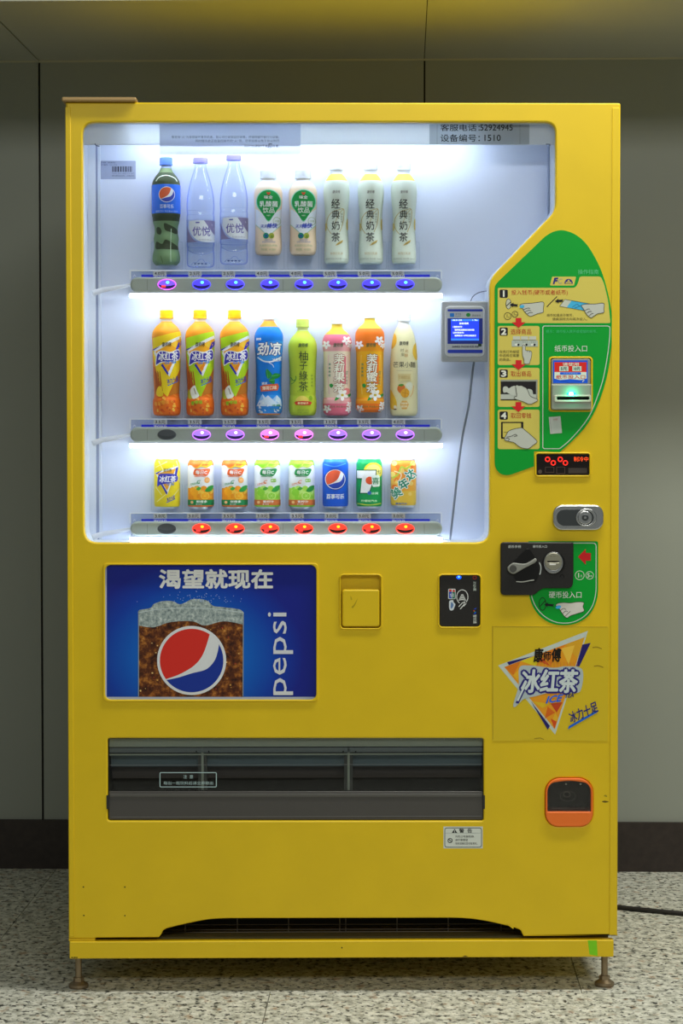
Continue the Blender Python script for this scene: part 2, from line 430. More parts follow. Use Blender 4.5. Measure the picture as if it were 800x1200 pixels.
CARD = rrect(514.5, 674, 562.5, 734.5, 4); LEDH = rrect(628.2, 532, 690.3, 557, 1.5); CRET = rrect(638.5, 911.5, 694.5, 968.5, [17, 17, 15, 15])
BILL = rrect(644.8, 420, 692, 480.3, 2.5)
holes = [WIN, POST, DISP, BTN, CARD, LEDH, CRET, BILL]
plate('door_front', door_out, holes, 0, .02, yellow, VM, .003, 0, 3)
rim_in = [pix(-HW+.012, ZT-.012), pix(HW-.012, ZT-.012), pix(HW-.012, ZB+.06), pix(-HW+.012, ZB+.06)]
plate('door_rim', [pix(-HW+.001, ZT-.001), pix(HW-.001, ZT-.001), pix(HW-.001, ZB+.045), pix(-HW+.001, ZB+.045)], [rim_in], .0195, .168, yellow, VM, 0, 0)
for nm, q in (('door_edge', [pix(HW-.017, ZT-.010), pix(HW-.0015, ZT-.010), pix(HW-.0015, ZB+.004), pix(HW-.017, ZB+.004)]), ('door_edge', [pix(-HW+.0015, ZT-.010), pix(-HW+.012, ZT-.010), pix(-HW+.012, ZB+.004), pix(-HW+.0015, ZB+.004)])):
    plate(nm, q, [], -.0016, .001, yellow, VM, .0012, 0, 2)
# raised lips round the smaller openings
for nm, ol, w in (('poster_lip', POST, 2.2), ('reader_lip', CARD, 1.6), ('button_lip', BTN, 1.6), ('display_lip', LEDH, 2.0), ('bill_slot_lip', BILL, 2.2)):
    xs = [p[0] for p in ol]; ys = [p[1] for p in ol]
    plate(nm, rrect(min(xs)-w, min(ys)-w, max(xs)+w, max(ys)+w, 5), [ol], -.003, .004, yellow, VM, .0015, 0, 2)

# ---- base, kick plate, grille, feet
bl, br_ = pix(-HW+.003, ZBASE), pix(HW-.008, ZBT)
mb = MB(); mb.box(-HW+.002, HW-.008, -.004, .02, ZBASE, ZBT, yellow); mb.box(-HW+.002, HW-.008, .02, YB, ZBASE, ZBASE+.012, yellow)
base = mb.build('base_plate', VM)
bv = base.modifiers.new('bevel', 'BEVEL'); bv.width = .002; bv.segments = 2
MB().box(-HW+.01, HW-.015, .13, .16, ZBASE+.012, ZB+.06, dark).build('grille_recess', VM)
MB().box(-HW+.01, HW-.015, .03, .13, ZB-.010, ZB-.004, mat('shaded_yellow_shelf', lin('#5d5430'), .6)).build('kick_shelf', VM)  # yellow top of the base; its shade is put into the dark olive colour
wire = mat('grille_wire', lin('#6c655c'), .5, .5)
for py in (1083.2, 1089, 1092): z = U(400, py, .07)[1]; MB().tube([(-.40, .07, z), (.40, .07, z)], .0009, wire, 6).build('grille_wire', VM)
for px in (217, 278, 338, 398, 405, 465, 525, 587): x = U(px, 1085, .072)[0]; MB().tube([(x, .072, U(px, 1097, .072)[1]), (x, .072, U(px, 1073, .072)[1])], .0011, wire, 6).build('grille_wire', VM)
def foot(x, y):
    p = MB(); h = ZBASE
    p.lathe([(.0195, 0), (.021, .003), (.0205, .008), (.013, .013), (.0115, .014)], (x, y, 0), brass, 20)
    p.lathe([(.0115, .012), (.0115, .022)], (x, y, 0), brass, 6)
    p.lathe([(.0066, .02)]+[(.0066+(.0006 if k % 2 else 0), .022+k*(h-.022)/20) for k in range(20)]+[(.0066, h+.002)], (x, y, 0), brass, 14)
    p.build('levelling_foot', VM, 30)
fxl, fxr = U(92, 1140, .04)[0], U(708, 1140, .04)[0]
for x in (fxl, fxr):
    for y in (.04, YB-.05): foot(x, y)
hp = [pix(-HW-.0045, ZT+.0095), pix(-HW+.148, ZT+.0075), pix(-HW+.148, ZT+.0005), pix(-HW-.0045, ZT+.0005)]
MB().add([(x, y, z) for x in (-HW-.005, -HW+.148) for y in (-.012, .10) for z in (ZT+.0005, ZT+.0092)],
         [(0, 1, 3, 2), (4, 6, 7, 5), (0, 4, 5, 1), (2, 3, 7, 6), (0, 2, 6, 4), (1, 5, 7, 3)], mat('bronze_plate', lin('#b09262'), .45, .3)).build('top_hinge_plate', VM, label='tan metal plate lying over the top left corner')
hpo = bpy.data.objects['top_hinge_plate']; bv = hpo.modifiers.new('bevel', 'BEVEL'); bv.width = .003; bv.segments = 3
MB().box(-HW, -HW+.055, .003, .05, ZB-.006, ZB-.0008, yellow).build('bottom_hinge', VM)
# screw holes, chips, scuffs and the strip of green tape
P = Print(0); 
for q in ((97.7, 1039.4), (146.2, 1039.5), (98.2, 1072.8), (146.3, 1073)): P.ell(q[0], q[1], .9, .9, '#0c0a08', 1, 10)
P.pieces('screw_hole', VM)
P = Print(-.004); P.ell(400.5, 1110.6, .9, .9, '#0c0a08', 1, 10)
for q, w in ((84.5, 1.2), (87.5, 1.6), (90, .9)): P.ell(q, 1122, w, .7, '#0c0a08', 1, 8)
P.poly([(541, 1121.3), (545, 1119.6), (549, 1121.3)], '#4b3a10', 1); P.pieces('paint_chip', VM)
Print(-.004).poly([(688.5, 1102), (699, 1102), (700, 1120.2), (690.5, 1118.5)], '#6db61e', 1).flat('green_tape', VM)
P = Print(0)
P.poly(spl([(705, 939.5), (708, 938.3), (713, 939.4), (709, 940.6)], True), '#5a4a18').poly(spl([(707, 932.5), (710, 931.5), (711, 934)], True), '#8d7a1a')
P.stroke([(717.5, 1068), (719, 1064.5)], .7, '#6c5a14'); P.pieces('scuff_mark', VM)

# ---- display window
plate('window_liner', rrect(90, 137, 657, 642, 8), [rcorner([(97, 143.5), (650.5, 143.5), (650.5, 247), (573, 327), (573, 635.5), (99, 635.5)], [14, 12, 9, 11, 15, 15], 5)], .0205, .128, white_pl, VM, 0, 0)
a = U(88, 645, .128); b = U(660, 135, .128)
MB().box(a[0], b[0], .128, .1345, a[1], b[1], panel_w).build('display_panel', VM)
dpan = bpy.data.objects['display_panel']
plate('window_trim', rrect(92, 160, 656, 641, 8), [rcorner([(111.5, 165), (644.5, 165), (644.5, 251), (571.5, 327), (571.5, 634), (112.5, 634)], [1, 1, 6, 8, 3, 3], 4)], .100, .106, white_pl, VM, .0012, .100)
plate('valance', [(92, 138), (656, 138), (656, 169.8), (92, 169.8)], [], .030, .0325, sheet('trim_plastic', (.80, .84, .88, 1), .45), VM, .0008, .03)
mb = MB(); mb.pbox(112, 170, 114.3, 634, .108, .128, mat('seam_grey', lin('#9aa6c4'), .5)); mb.pbox(114.8, 170, 117, 634, .112, .128, white_pl)
mb.pbox(642.3, 170, 643.6, 256, .108, .128, mat('seam_grey')); mb.each('side_profile', VM)
P = Print(.030); P.stroke([(111, 168.2), (112.5, 170.5), (116.5, 171.5)], 1, '#2b3350', 1).stroke([(639.5, 169), (644, 169.2), (644, 171)], 1.1, '#2b3350', 1); P.pieces('corner_clip', VM)
plate('window_glass', rcorner([(93, 139.5), (654, 139.5), (654, 248), (577, 329), (577, 639.5), (95, 639.5)], 8, 4), [], .0215, .0255, glass, VM, 0, 0)
lamp = mat('display_tube', (1, 1, 1, 1), .5, emit=(.84, .92, 1, 1), es=28)
def tube_lamp(px0, px1, py, y):
    x0, z = U(px0, py, y); x1 = U(px1, py, y)[0]
    MB().tube([(x0, y, z), (x1, y, z)], .0042, lamp, 10).build('light_tube', VM)

# ---- rows: rail, buttons, price strip, shelf
CURK = KI
BX = [195.5, 236, 275.5, 316, 356, 395.5, 435, 474.5]
rows = [(317.2, 325.2, 342.3, 333.3, ['4.0', '2.5', '2.5', '4.0', '4.0', '5.0', '5.0', '5.0'], 'RBBBBBBB', [5.5]*8),
        (491.2, 501.0, 518.0, 509.4, ['3.5']*7+['4.0'], 'OMMNNMMM', [5.5]*8),
        (601.4, 611.6, 628.2, 619.6, ['3.0', '3.0', '3.5', '3.0', '3.5', '3.0', '3.0', '3.0'], 'OEEEEFEF', [5.5]*8)]
ring_c = {'R': 'e1.1:#e060ff', 'B': 'e1.1:#5048ff', 'O': '#4c5052', 'M': 'e1.2:#c070ff', 'N': 'e1.25:#f07cf0', 'E': 'e1.0:#f0402c', 'F': 'e1.0:#f0402c'}
lens_c = {'R': '#2c1470', 'B': '#201080', 'O': '#3a3e42', 'M': '#2c1460', 'N': '#38144c', 'E': '#3a1010', 'F': '#301010'}
top_c = {'R': 'e.8:#7a50f0', 'B': 'e.8:#4a3cf2', 'O': '#484c50', 'M': 'e1:#a070ff', 'N': 'e1:#d080f0', 'E': 'e.9:#ee3420', 'F': 'e.9:#ee3420'}
spot_c = {'R': 'e2:#60e8ff', 'B': 'e2:#60e8ff', 'M': 'e2:#fff0ff', 'N': 'e2:#fff0ff', 'E': 'e1.6:#ffc020', 'F': 'e1.6:#ffc020'}
strip_m = clear('price_channel', (.80, .84, .93), .04)
for ri, (ct, rt, rb, by, prices, codes, _) in enumerate(rows):
    rail = plate('button_rail', rrect(152.5, rt-.6, 518, rb, 8.4, 8), [], .044, .070, rail_g, VM, .0045, .044, 4)
    P = Print(.044)
    for px in (172.5, 331.5, 497): P.stroke([(px, rt+2.5), (px, rb-2.5)], .6, '#7c837c', 1)
    P.pieces('rail_joint', rail)
    # white ledge and shelf carrying the bottles
    mb = MB(); mb.pbox(153, rb-.5, 517, rb+1.6, .047, .127, white_pl); mb.build('rail_ledge', rail)
    # clear price channel with its blue band and tags
    mb = MB(); mb.pbox(152.5, ct, 517.5, rt+3, .052, .0535, strip_m)
    ch = mb.build('price_channel', VM)
    edge = mat('channel_edge', (.85, .9, .98, 1), .3); mb = MB()
    mb.pbox(152, ct-.7, 517.5, ct+.5, .050, .058, edge); mb.pbox(152, ct, 153.2, rt+2, .050, .055, edge); mb.pbox(516.3, ct, 517.5, rt+2, .050, .055, edge)
    mb.each('channel_edge', ch)
    P = Print(.0518); P.rect(165.5, rt-3.4, 503.5, rt+1.6, '#2830e6', 1)
    P.stroke([(156, rt-1), (157.5, rt-3), (159, rt-1)], .6, '#e8ecf8', 1).stroke([(511, rt-1), (512.5, rt-3), (514, rt-1)], .6, '#e8ecf8', 1)
    for px in BX: P.text('冷COLD', px-8, rt-1.5, 2.7, '#f2f4ff', 2, 15, .03)
    P.flat('cold_band', ch)
    for px, pr in zip(BX, prices):
        T = Print(.0512); dx = random.uniform(-1.2, 1.2); r = random.uniform(-1.5, 1.5); cx_, cy_ = px-8+dx, ct+3.2
        T.poly(rot(rrect(cx_-7.8, cy_-2.8, cx_+7.8, cy_+2.8, 0), cx_, cy_, r), '#c2c8d0', 1)
        T.text(pr+'元', cx_, cy_+.1, 4.2, '#0c0c12', 2, 12, .02, rot_=r); T.flat('price_tag', ch)
    for px, c in zip(BX, codes):
        o = ell(px, by, 11, 6.4, 30); vs, fs = plate('b', o, [], .0405, .046, None, bevel=.0012, ref=.044, build=False)
        mb = MB(); mb.add(vs, fs, ink(ring_c[c]))
        P = Print(.0404)
        P.ell(px, by, 9.8, 5.3, lens_c[c], 1, 26)
        P.poly(ell(px, by, 9.8, 5.3, 14, 180, 360)+spl([(px+9.8, by), (px+5, by+1.3), (px, by+1.8), (px-5, by+1.3), (px-9.8, by)])[1:-1], top_c[c], 2)
        if c != 'O': P.ell(px+.8, by-2.4, 1.9, 1.5, spot_c[c], 3, 14)
        if c in 'RNE': P.rect(px-6.3, by+1.0, px-1.5, by+3.6, 'e1.3:#ff3030', 4)
        for pts, f2, m, l in P.it: mb.add([(*(lambda q: (q[0], P.y-l*P.eps, q[1]))(U(p[0], p[1], P.y)),) for p in pts], f2, m)
        mb.build('select_button', rail, 30)
    # clear arm that carries the rail at its left end
    zz = lambda q, d: (U(q[0], q[1], d)[0], d, U(q[0], q[1], d)[1])
    MB().tube([zz((108.5, rb+1.5), .042), zz((120, rb-2.5), .05), zz((138, rb-5.5), .054), zz((153, rb-8.5), .056)], [.0062, .0056, .0046, .0034], sheet('arm_plastic', (.82, .85, .90, 1), .5), 10).build('rail_arm', rail)
    tube_lamp(152, 518, rb+4.2, .052)
tube_lamp(150, 560, 163, .052)
CURK = KO

# ---- notices behind the glass
P = Print(.0275, k=.82)
P.rect(187, 143.5, 352, 181, sheet('grey_paper', lin('#c4cad8'), .5), 1)
P.text('敬告有“人”为恶意破坏售货机者，我公司已安装监控录像，并保存破坏者行为证据，', 264, 160.6, 3.3, '#4a4f60', 2, 126)
P.text('同时提示此正在监控破坏的“人”员，尽早自首以免于处以刑罚', 278, 165.1, 3.3, '#4a4f60', 2, 98)
P.text('同时也请破坏者    自重。', 307, 171.2, 3.3, '#4a4f60', 2, 42); P.text('忍', 316, 170.8, 5.2, '#3c4050', 3, 5.2, .02, .2)
P.flat('taped_notice', VM, 'grey paper notice with three lines of small print')
P = Print(.0275, k=.82)
P.rect(352.4, 143.5, 503, 168.5, sheet('white_paper', lin('#f4f6fa'), .5), 1)
P.flat('blank_white_sheet', VM)
P = Print(.0275, k=.82)
P.rect(503, 143.5, 620, 169, sheet('pale_label', lin('#bcc4ca'), .4), 1).stroke([(512, 144), (512, 169)], .4, '#8a929a', 2).stroke([(609, 144), (609, 169)], .4, '#8a929a', 2)
P.text('客服电话：', 539, 149.6, 7.8, '#15181c', 3, 46, .012).text('52924945', 581.5, 149.4, 7.2, '#15181c', 3, 38, .012)
P.text('设备编号：', 539, 161.8, 8.6, '#15181c', 3, 46, .012).text('1510', 577, 161.6, 7.4, '#15181c', 3, 19, .012)
P.flat('phone_notice', VM, 'pale label with service telephone and device number')
P = Print(.1278, k=.8)
P.rect(116, 188.5, 159, 210, '#a8b2d0', 1, 1)
x = 131.5
for w in (1.6, .5, 1.9, .9, 2.2, .5, 1.7, .6, 1.4, .5, 1.8, .9, 1.2, .4, 1.6, .6):
    P.rect(x, 195, x+w*.75, 201.5, '#22263c', 2); x += w*.75+.62
P.text('资产名称：自动售货机', 126, 190.6, 1.7, '#30364c', 2, 18).text('资产编号：ZC-1510', 127, 193.2, 1.7, '#30364c', 2, 20)
P.text('* 0 0 1 2 0 1 4 0 5 1 5 1 0 *', 144, 203.2, 1.6, '#30364c', 2, 26).text('请勿撕毁本标签，违者必究', 144, 206, 1.6, '#30364c', 2, 26)
P.flat('barcode_label', VM, 'pale barcode label on the inner left wall of the window')

# ---- payment terminal in the window
pt = plate('payment_terminal', rrect(516.7, 353, 573.2, 424, 3), [], .039, .060, mat('terminal_grey', lin('#a3a8ad'), .4), VM, .003, .045, 3, 'grey payment terminal with a lit blue screen')
a = U(530, 410, .05); b = U(560, 370, .05); MB().box(a[0], b[0], .060, .1285, a[1], b[1], white_pl).build('terminal_bracket', pt)
plate('terminal_bezel', rrect(521, 358.8, 567.5, 418, 6), [], .036, .0395, mat('bezel_silver', lin('#ccd0d4'), .3), pt, .0015, .04, 3)
P = Print(.036, k=1.05)
P.rect(522.4, 360.3, 566, 416.7, '#b0b6bd', 1, 4.6)
P.rect(524.3, 362.4, 565.4, 365, '#1b35a8', 2, 1).rect(524.2, 373, 565.3, 403, '#1c2f8e', 2)
P.rect(524.2, 409.8, 565.3, 413.8, '#1b35a8', 2, 1.5)
P.rect(528.4, 374, 561, 399, 'e1.0:#1238ff', 3).rect(528.4, 374, 561, 376.2, 'e1.0:#2a78ff', 4).rect(528.4, 396.8, 561, 399, 'e1.0:#2a78ff', 4)
P.rect(527, 367, 532, 371.4, '#2277cc', 3, .8).text('支付宝', 536.6, 368.2, 2.6, '#30405c', 3, 7).text('ALIPAY', 536.6, 370.8, 1.2, '#30405c', 3, 7)
P.ell(548.5, 369, 2.6, 2.2, '#1f8a3c', 3).text('微信支付', 558, 369.7, 2.4, '#3a4450', 3, 10)
wt = 'e1.3:#e8f2ff'
P.text('10:31:32', 535.5, 375.2, 1.6, wt, 5, 11, .03).text('1 Tu', 556.3, 375.2, 1.6, wt, 5, 5.5, .03)
P.text('自助消费', 543.5, 379, 2.2, wt, 5, 10.5, .03).text('1.微信支付：', 536, 383, 2.0, wt, 5, 11.5, .03).text('选择商品微信扫码付款', 544, 386.5, 2.0, wt, 5, 23, .03)
P.text('2.支付宝支付：', 537, 389.8, 2.0, wt, 5, 13, .03).text('选择商品→手机扫码支付', 545, 393.2, 2.0, wt, 5, 25, .03)
P.text('选择商品-手机扫码-取货-完成', 545, 406.3, 2.3, '#1a1c24', 3, 31, .03).rect(560, 402.8, 564, 406, '#123c22', 4)
P.flat('terminal_screen', pt)
cab = mat('grey_cable', lin('#6d7584'), .5)
def px3(q, d): x, z = U(q[0], q[1], d); return (x, d, z)
MB().tube([px3(q, .10) for q in spl([(555.5, 422), (553, 440), (549, 475), (542, 510), (537, 545), (532, 590), (528, 625), (526.5, 634)])], .0023, cab, 8).build('terminal_cable', pt)
MB().tube([px3(q, .075) for q in spl([(550.5, 355), (554, 347.5), (560, 343.3), (566, 341.5), (573, 341)])], .0009, mat('dark_cable', lin('#3a4468'), .5), 8).build('antenna_cable', pt)

# ------------------------------------------------------------------ bottles and cans on display
CURK = KI
BY = .094                                        # depth of the bottle axes
def dense(prof, n=4):
    """(half width, pixel row) top to bottom -> smooth dense profile"""
    return [(max(.3, a), b) for a, b in spl(prof, False, n)]
def rad_at(ro, z):
    if z >= ro[0][1]: return ro[0][0]
    for (r0, z0), (r1, z1) in zip(ro, ro[1:]):
        if z1 <= z <= z0: return r0+(r1-r0)*((z0-z)/(z0-z1) if z0 > z1 else 0)
    return ro[-1][0]
class Drink:
    """a bottle or can standing at pixel column xc; profile in pixels"""
    def __init__(s, name, label, cat, xc, prof, group=None):
        s.xc = xc; k = PXM(BY); s.x = U(xc, 500, BY)[0]; s.prof = prof; s.ybot = prof[-1][1]
        s.ro = [(a*k, U(xc, b, BY)[1]) for a, b in prof]; s.zb = s.ro[-1][1]
        s.t = thing(name, label, cat, (s.x, BY, s.zb), group)
    def part(s, name, p0, p1, m, off=0.0, n=28, parent=None, ripple=None, zones=None, smooth=45):
        """lathe the rows p0..p1 (pixel rows)"""
        k = PXM(BY); zz = lambda p: U(s.xc, p, BY)[1]; z0, z1 = zz(p0), zz(p1); pr = [(rad_at(s.ro, z0)+off, z0)]
        for r, z in s.ro:
            if z1 < z < z0: pr.append((r+off, z))
        pr.append((rad_at(s.ro, z1)+off, z1))
        mf = None
        if zones:
            for py, _ in zones[:-1]:
                z = zz(py)
                if z1 < z < z0: pr.append((rad_at(s.ro, z)+off, z))
            pr.sort(key=lambda q: -q[1])
            lim = [(zz(py), ink(c)) for py, c in zones]
            def mf(h):
                for zl, mm in lim:
                    if h+s.zb >= zl: return mm
                return lim[-1][1]
        pr = [(r, z-s.zb) for r, z in reversed(pr)]
        mb = MB().lathe(pr, (s.x, BY, s.zb), m, n, 'z', mf, ripple)
        return mb.build(name, parent or s.t, smooth)
    def cap(s, p0, p1, half, m, ring=True):
        k = PXM(BY); z0, z1 = U(s.xc, p0, BY)[1]-s.zb, U(s.xc, p1, BY)[1]-s.zb; r = half*k
        pr = [(r, z1)]+[(r*1.03, z1+.0004), (r*1.03, z1+(z0-z1)*.22), (r*.97, z1+(z0-z1)*.25), (r*.985, z1+(z0-z1)*.3), (r*.985, z0-.0012), (r*.90, z0)]
        MB().lathe(pr, (s.x, BY, s.zb), m, 48, 'z', None, lambda a, h: 1+(.018*math.cos(a*24) if h > z1+(z0-z1)*.29 else 0)).build('cap', s.t, 40)
    def wrap(s, P, name='label_print', parent=None, off=0.0):
        return P.wrap(name, parent or s.t, s.x, BY, lambda z: rad_at(s.ro, z)+off, BY-.02)
def dup(t, px, label, dpy=0.0, group=None):
    """a copy of a thing and its parts, moved to another pixel column"""
    r = t.t.copy(); COL.objects.link(r); nx = U(px, 500, BY)[0]; dz = U(px, t.ybot+dpy, BY)[1]-U(t.xc, t.ybot, BY)[1]
    r.location = (nx, BY, t.zb+dz); r['label'] = label
    for c in t.t.children:
        d = c.copy(); COL.objects.link(d); d.parent = r
        for g in c.children: e = g.copy(); COL.objects.link(e); e.parent = d
    STAND.append((px, t.ybot+dpy, t.ro[-1][0]))
    return r
STAND = []                                       # (pixel column, pixel row of the base, radius)
def plastic(h, k=1.0, rough=.22): return mat('plastic_'+h, lin(h, k), rough, spec=.5)
ROW1, ROW2, ROW3 = 'display bottles on the top row', 'display bottles on the middle row', 'display cans on the bottom row'
def drink(*a, **k):
    d = Drink(*a, **k); STAND.append((d.xc, d.ybot, d.ro[-1][0])); return d
def PR(): return Print(k=KI)

# --- cola bottle
b = drink('cola_bottle', 'dark cola bottle with blue label and blue cap', 'bottle', 195.4, dense([(5.6, 193), (6.2, 197), (8.5, 202), (12.4, 207), (15.3, 212), (16.5, 217), (16.7, 222), (16.7, 250), (16.0, 255), (15.2, 261), (13.8, 266), (13.4, 273), (14.6, 280), (13.9, 286), (14.2, 292), (15.6, 298), (16.2, 303), (15.4, 307.5), (12.0, 311)]), group=ROW1)
def petal(a, h): return 1-(.10*max(0, math.cos(5*a+math.pi*.5))*max(0, 1-h/.022) if h < .022 else 0)
b.part('body', 193, 311, plastic('#44563a', 1, .12), ripple=petal, zones=[(197.5, '#8fa0c8'), (203, '#6d8158'), (253, '#3c4a30'), (260, '#3a4830'), (311, '#6f8f68')], n=40)
b.cap(185, 194, 7.3, plastic('#6488ea')); lb = b.part('label', 217.5, 251, plastic('#2f72ea'), .0004)
P = PR(); globe(P, 195.6, 228.4, 9.2, '#e0663a', '#3a4cb8', '#f2f4fa', 2); P.text('百事可乐', 195.6, 242.3, 4.6, '#d6e2fa', 3, 15.5, .02).text('碳酸饮料 净含量600毫升', 195.5, 248, 2.4, '#9cbcf2', 3, 25)
b.wrap(P, 'label_print', lb, .0004)
P = PR(); dk = '#35422c'
P.poly(spl([(192.5, 262), (198, 263.5), (205, 267), (207.5, 270.5), (206, 274), (200, 272), (193.5, 269.5)], True), dk, 1).poly(spl([(183.6, 267), (187, 266.5), (189.5, 271), (188, 275), (184, 273)], True), dk, 1).poly(spl([(194, 281), (201, 284), (208, 289), (209, 292), (200, 292.4), (191, 292), (183, 291.6), (182.4, 286), (184, 283), (190, 286)], True), dk, 1).poly([(181, 254), (210, 254), (208, 258.5), (195, 257), (183, 258.5)], dk, 1)
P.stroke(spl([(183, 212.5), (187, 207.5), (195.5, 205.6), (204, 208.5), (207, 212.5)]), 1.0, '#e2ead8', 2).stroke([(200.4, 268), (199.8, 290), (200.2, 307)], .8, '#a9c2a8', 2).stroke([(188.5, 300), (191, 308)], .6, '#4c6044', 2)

for it in P.it: Q = PR(); Q.it = [it]; b.wrap(Q, 'cola_mark')
# --- water bottles
wm = clear('water_clear', (.9, .95, 1), .05)
_n = wm.node_tree; _t = [n for n in _n.nodes if n.type == 'BSDF_TRANSPARENT'][0]; _w = _n.nodes.new('ShaderNodeLayerWeight'); _w.inputs[0].default_value = .5
_r = _n.nodes.new('ShaderNodeValToRGB'); _r.color_ramp.elements[0].color = (.955, .975, 1, 1); _r.color_ramp.elements[1].color = (.26, .40, .90, 1); _r.color_ramp.elements[0].position = .48; _r.color_ramp.elements[1].position = 1.0
_n.links.new(_w.outputs['Facing'], _r.inputs[0]); _n.links.new(_r.outputs[0], _t.inputs[0])      # longer way through the wall near the rim
b = drink('water_bottle', 'clear water bottle with lilac cap, next to the cola bottle', 'bottle', 235.5, dense([(6.6, 191), (6.8, 197), (8.6, 203), (11.2, 211), (13.8, 221), (15.6, 231), (16.3, 240), (16.2, 247), (15.8, 251), (16.3, 256), (16.2, 284), (16.3, 287.5), (15.6, 290.5), (15.9, 296), (16.3, 301), (16.1, 307), (15.6, 311), (13.5, 313)]), group=ROW1)
b.part('body', 191, 313, wm, n=40); b.cap(185.2, 191.6, 8.4, plastic('#9a92e6'))
lb = b.part('label', 258, 284.5, clear('water_label', (.93, .94, .98), .03, .2), .0005)
P = PR()
P.poly(spl([(222, 259), (240, 258.6), (248, 263), (250.5, 272), (250.6, 283.6)])+spl([(244, 284), (234, 283), (226, 277), (221.4, 267)]), '#dfe6ee', 1)
P.poly(spl([(239, 258.6), (246, 261), (250, 269), (250.8, 276)])+[(251.4, 276), (251.4, 258.6)], '#8e86b0', 2).poly(spl([(219.6, 264), (222.6, 274), (227, 281), (232, 284)])+[(219.6, 284)], '#8e86b0', 2)
P.text('优悦', 236, 271.4, 11, '#564aa6', 3, 20, .006).text('饮用天然水', 240.5, 281.5, 2.3, '#8890a4', 3, 15).rect(229.5, 260.6, 234, 262, '#4c50b0', 3)
b.wrap(P, 'label_print', lb, .0005)
P = PR(); wl = '#8aa4dc'
for pts in ([(220, 289), (228, 290.6), (243, 290.6), (251, 289)], [(220.5, 293), (228, 297.4), (236, 298.6), (243, 297.4), (250.6, 293)], [(224, 311), (227, 308), (231, 307.6), (234, 304.6), (238, 304.6), (240, 307.6), (245, 308.4), (247, 311)]): P.stroke(spl(pts), .6, wl, 1)
for x in (229, 233, 237, 241): P.ell(x, 309.4, 1.6, .8, '#46609c', 2, 8)
for y in (246.5, 251.5): P.stroke(spl([(220, y), (235.5, y+.8), (251, y)]), .45, '#b8caee', 1)

for it in P.it: Q = PR(); Q.it = [it]; b.wrap(Q, 'moulded_rib')
dup(b, 274.4, 'clear water bottle with lilac cap, beside the cream lactic drinks', -3.4)
# --- lactic drink
b = drink('lactic_drink_bottle', 'cream lactic drink bottle with green drop label, beside a water bottle', 'bottle', 314.6, dense([(7.6, 209.5), (8, 212), (11, 215), (14.4, 219), (16.2, 224.5), (16.5, 231), (16.0, 240), (15.4, 250), (15.1, 262), (15.2, 275), (15.6, 286), (15.4, 293), (14.0, 297.5), (11.5, 299)]), group=ROW1)
b.part('body', 209.5, 299, plastic('#efd9bc', 1, .3), zones=[(214, '#e8e6e2'), (222, '#efe0cc'), (299, '#edd6b8')]); b.cap(200, 210, 9.2, plastic('#e8eef6'))
P = PR()
P.poly([(299.6, 244), (307, 250), (322, 250), (329.6, 244), (329.6, 263), (317.5, 274.8), (311.7, 274.8), (299.6, 263)], '#e4ebf4', 1).stroke([(299.8, 263), (311.8, 274.6)], .5, '#6cc090', 2).stroke([(329.4, 263), (317.4, 274.6)], .5, '#6cc090', 2)
def drop(r, yt): return ell(314.6, 236.4, r, r*.99, 22, 145, 395)+spl([(325.6*1-(13.6-r)*.8, 244.2), (320.6, 252), (314.6, 259.5-(13.6-r)*1.2), (308.6, 252), (303.6+(13.6-r)*.8, 244.2)])[1:-1]
P.poly(drop(14.4, 0), '#8fdcc0', 2).poly(drop(13.3, 0), '#189a48', 3)
P.poly(spl([(312.6, 225.4), (314.6, 226.4), (316.6, 225.4), (316.2, 227.6), (314.6, 229), (313, 227.6)], True), '#e04428', 4)
P.text('味全', 314.6, 231.6, 3.9, '#f4faf4', 4, 9.4, .03).text('乳酸菌', 314.7, 239.4, 6.6, '#f4faf4', 4, 20.4, .018).text('饮品', 314.7, 246.8, 6.4, '#f4faf4', 4, 13.2, .012).text('发酵乳', 314.7, 252.9, 1.7, '#dff2e4', 4, 4.4, .02)
P.stroke(ell(324, 259.2, 4.2, 4.4, 20), .5, '#9fb488', 4, True).text('活菌', 324, 259.2, 2.6, '#a4b888', 4)
P.text('天天', 309.4, 265.6, 3.8, '#2c4cb8', 4, 8, .02, .2).text('畅快', 318.6, 264.8, 5.6, '#2440b8', 4, 11.4, .035, .25, rot_=-4)
P.ell(311.7, 276.6, 3.3, 3.5, '#14806c', 4).ell(311.9, 276.8, 1.5, 1.5, '#22468c', 5, 12).ell(317.9, 276.6, 3.1, 3.4, '#96a236', 4).ell(318.3, 277.4, 1.6, 1.5, '#6a842a', 5, 12)
P.text('0脂肪 好喝', 314.6, 281.6, 1.7, '#4a6ab0', 4, 9).text('添加多种乳酸菌发酵', 314.8, 283.8, 1.9, '#4a6ab0', 4, 15).text('乳酸菌饮品(原味)', 314.6, 288.2, 2.9, '#9cae7c', 4, 20).text('净含量：435毫升', 314.6, 292.6, 2.8, '#9cae7c', 4, 17)
b.wrap(P)
dup(b, 355.2, 'cream lactic drink bottle with green drop label, beside the milk tea')
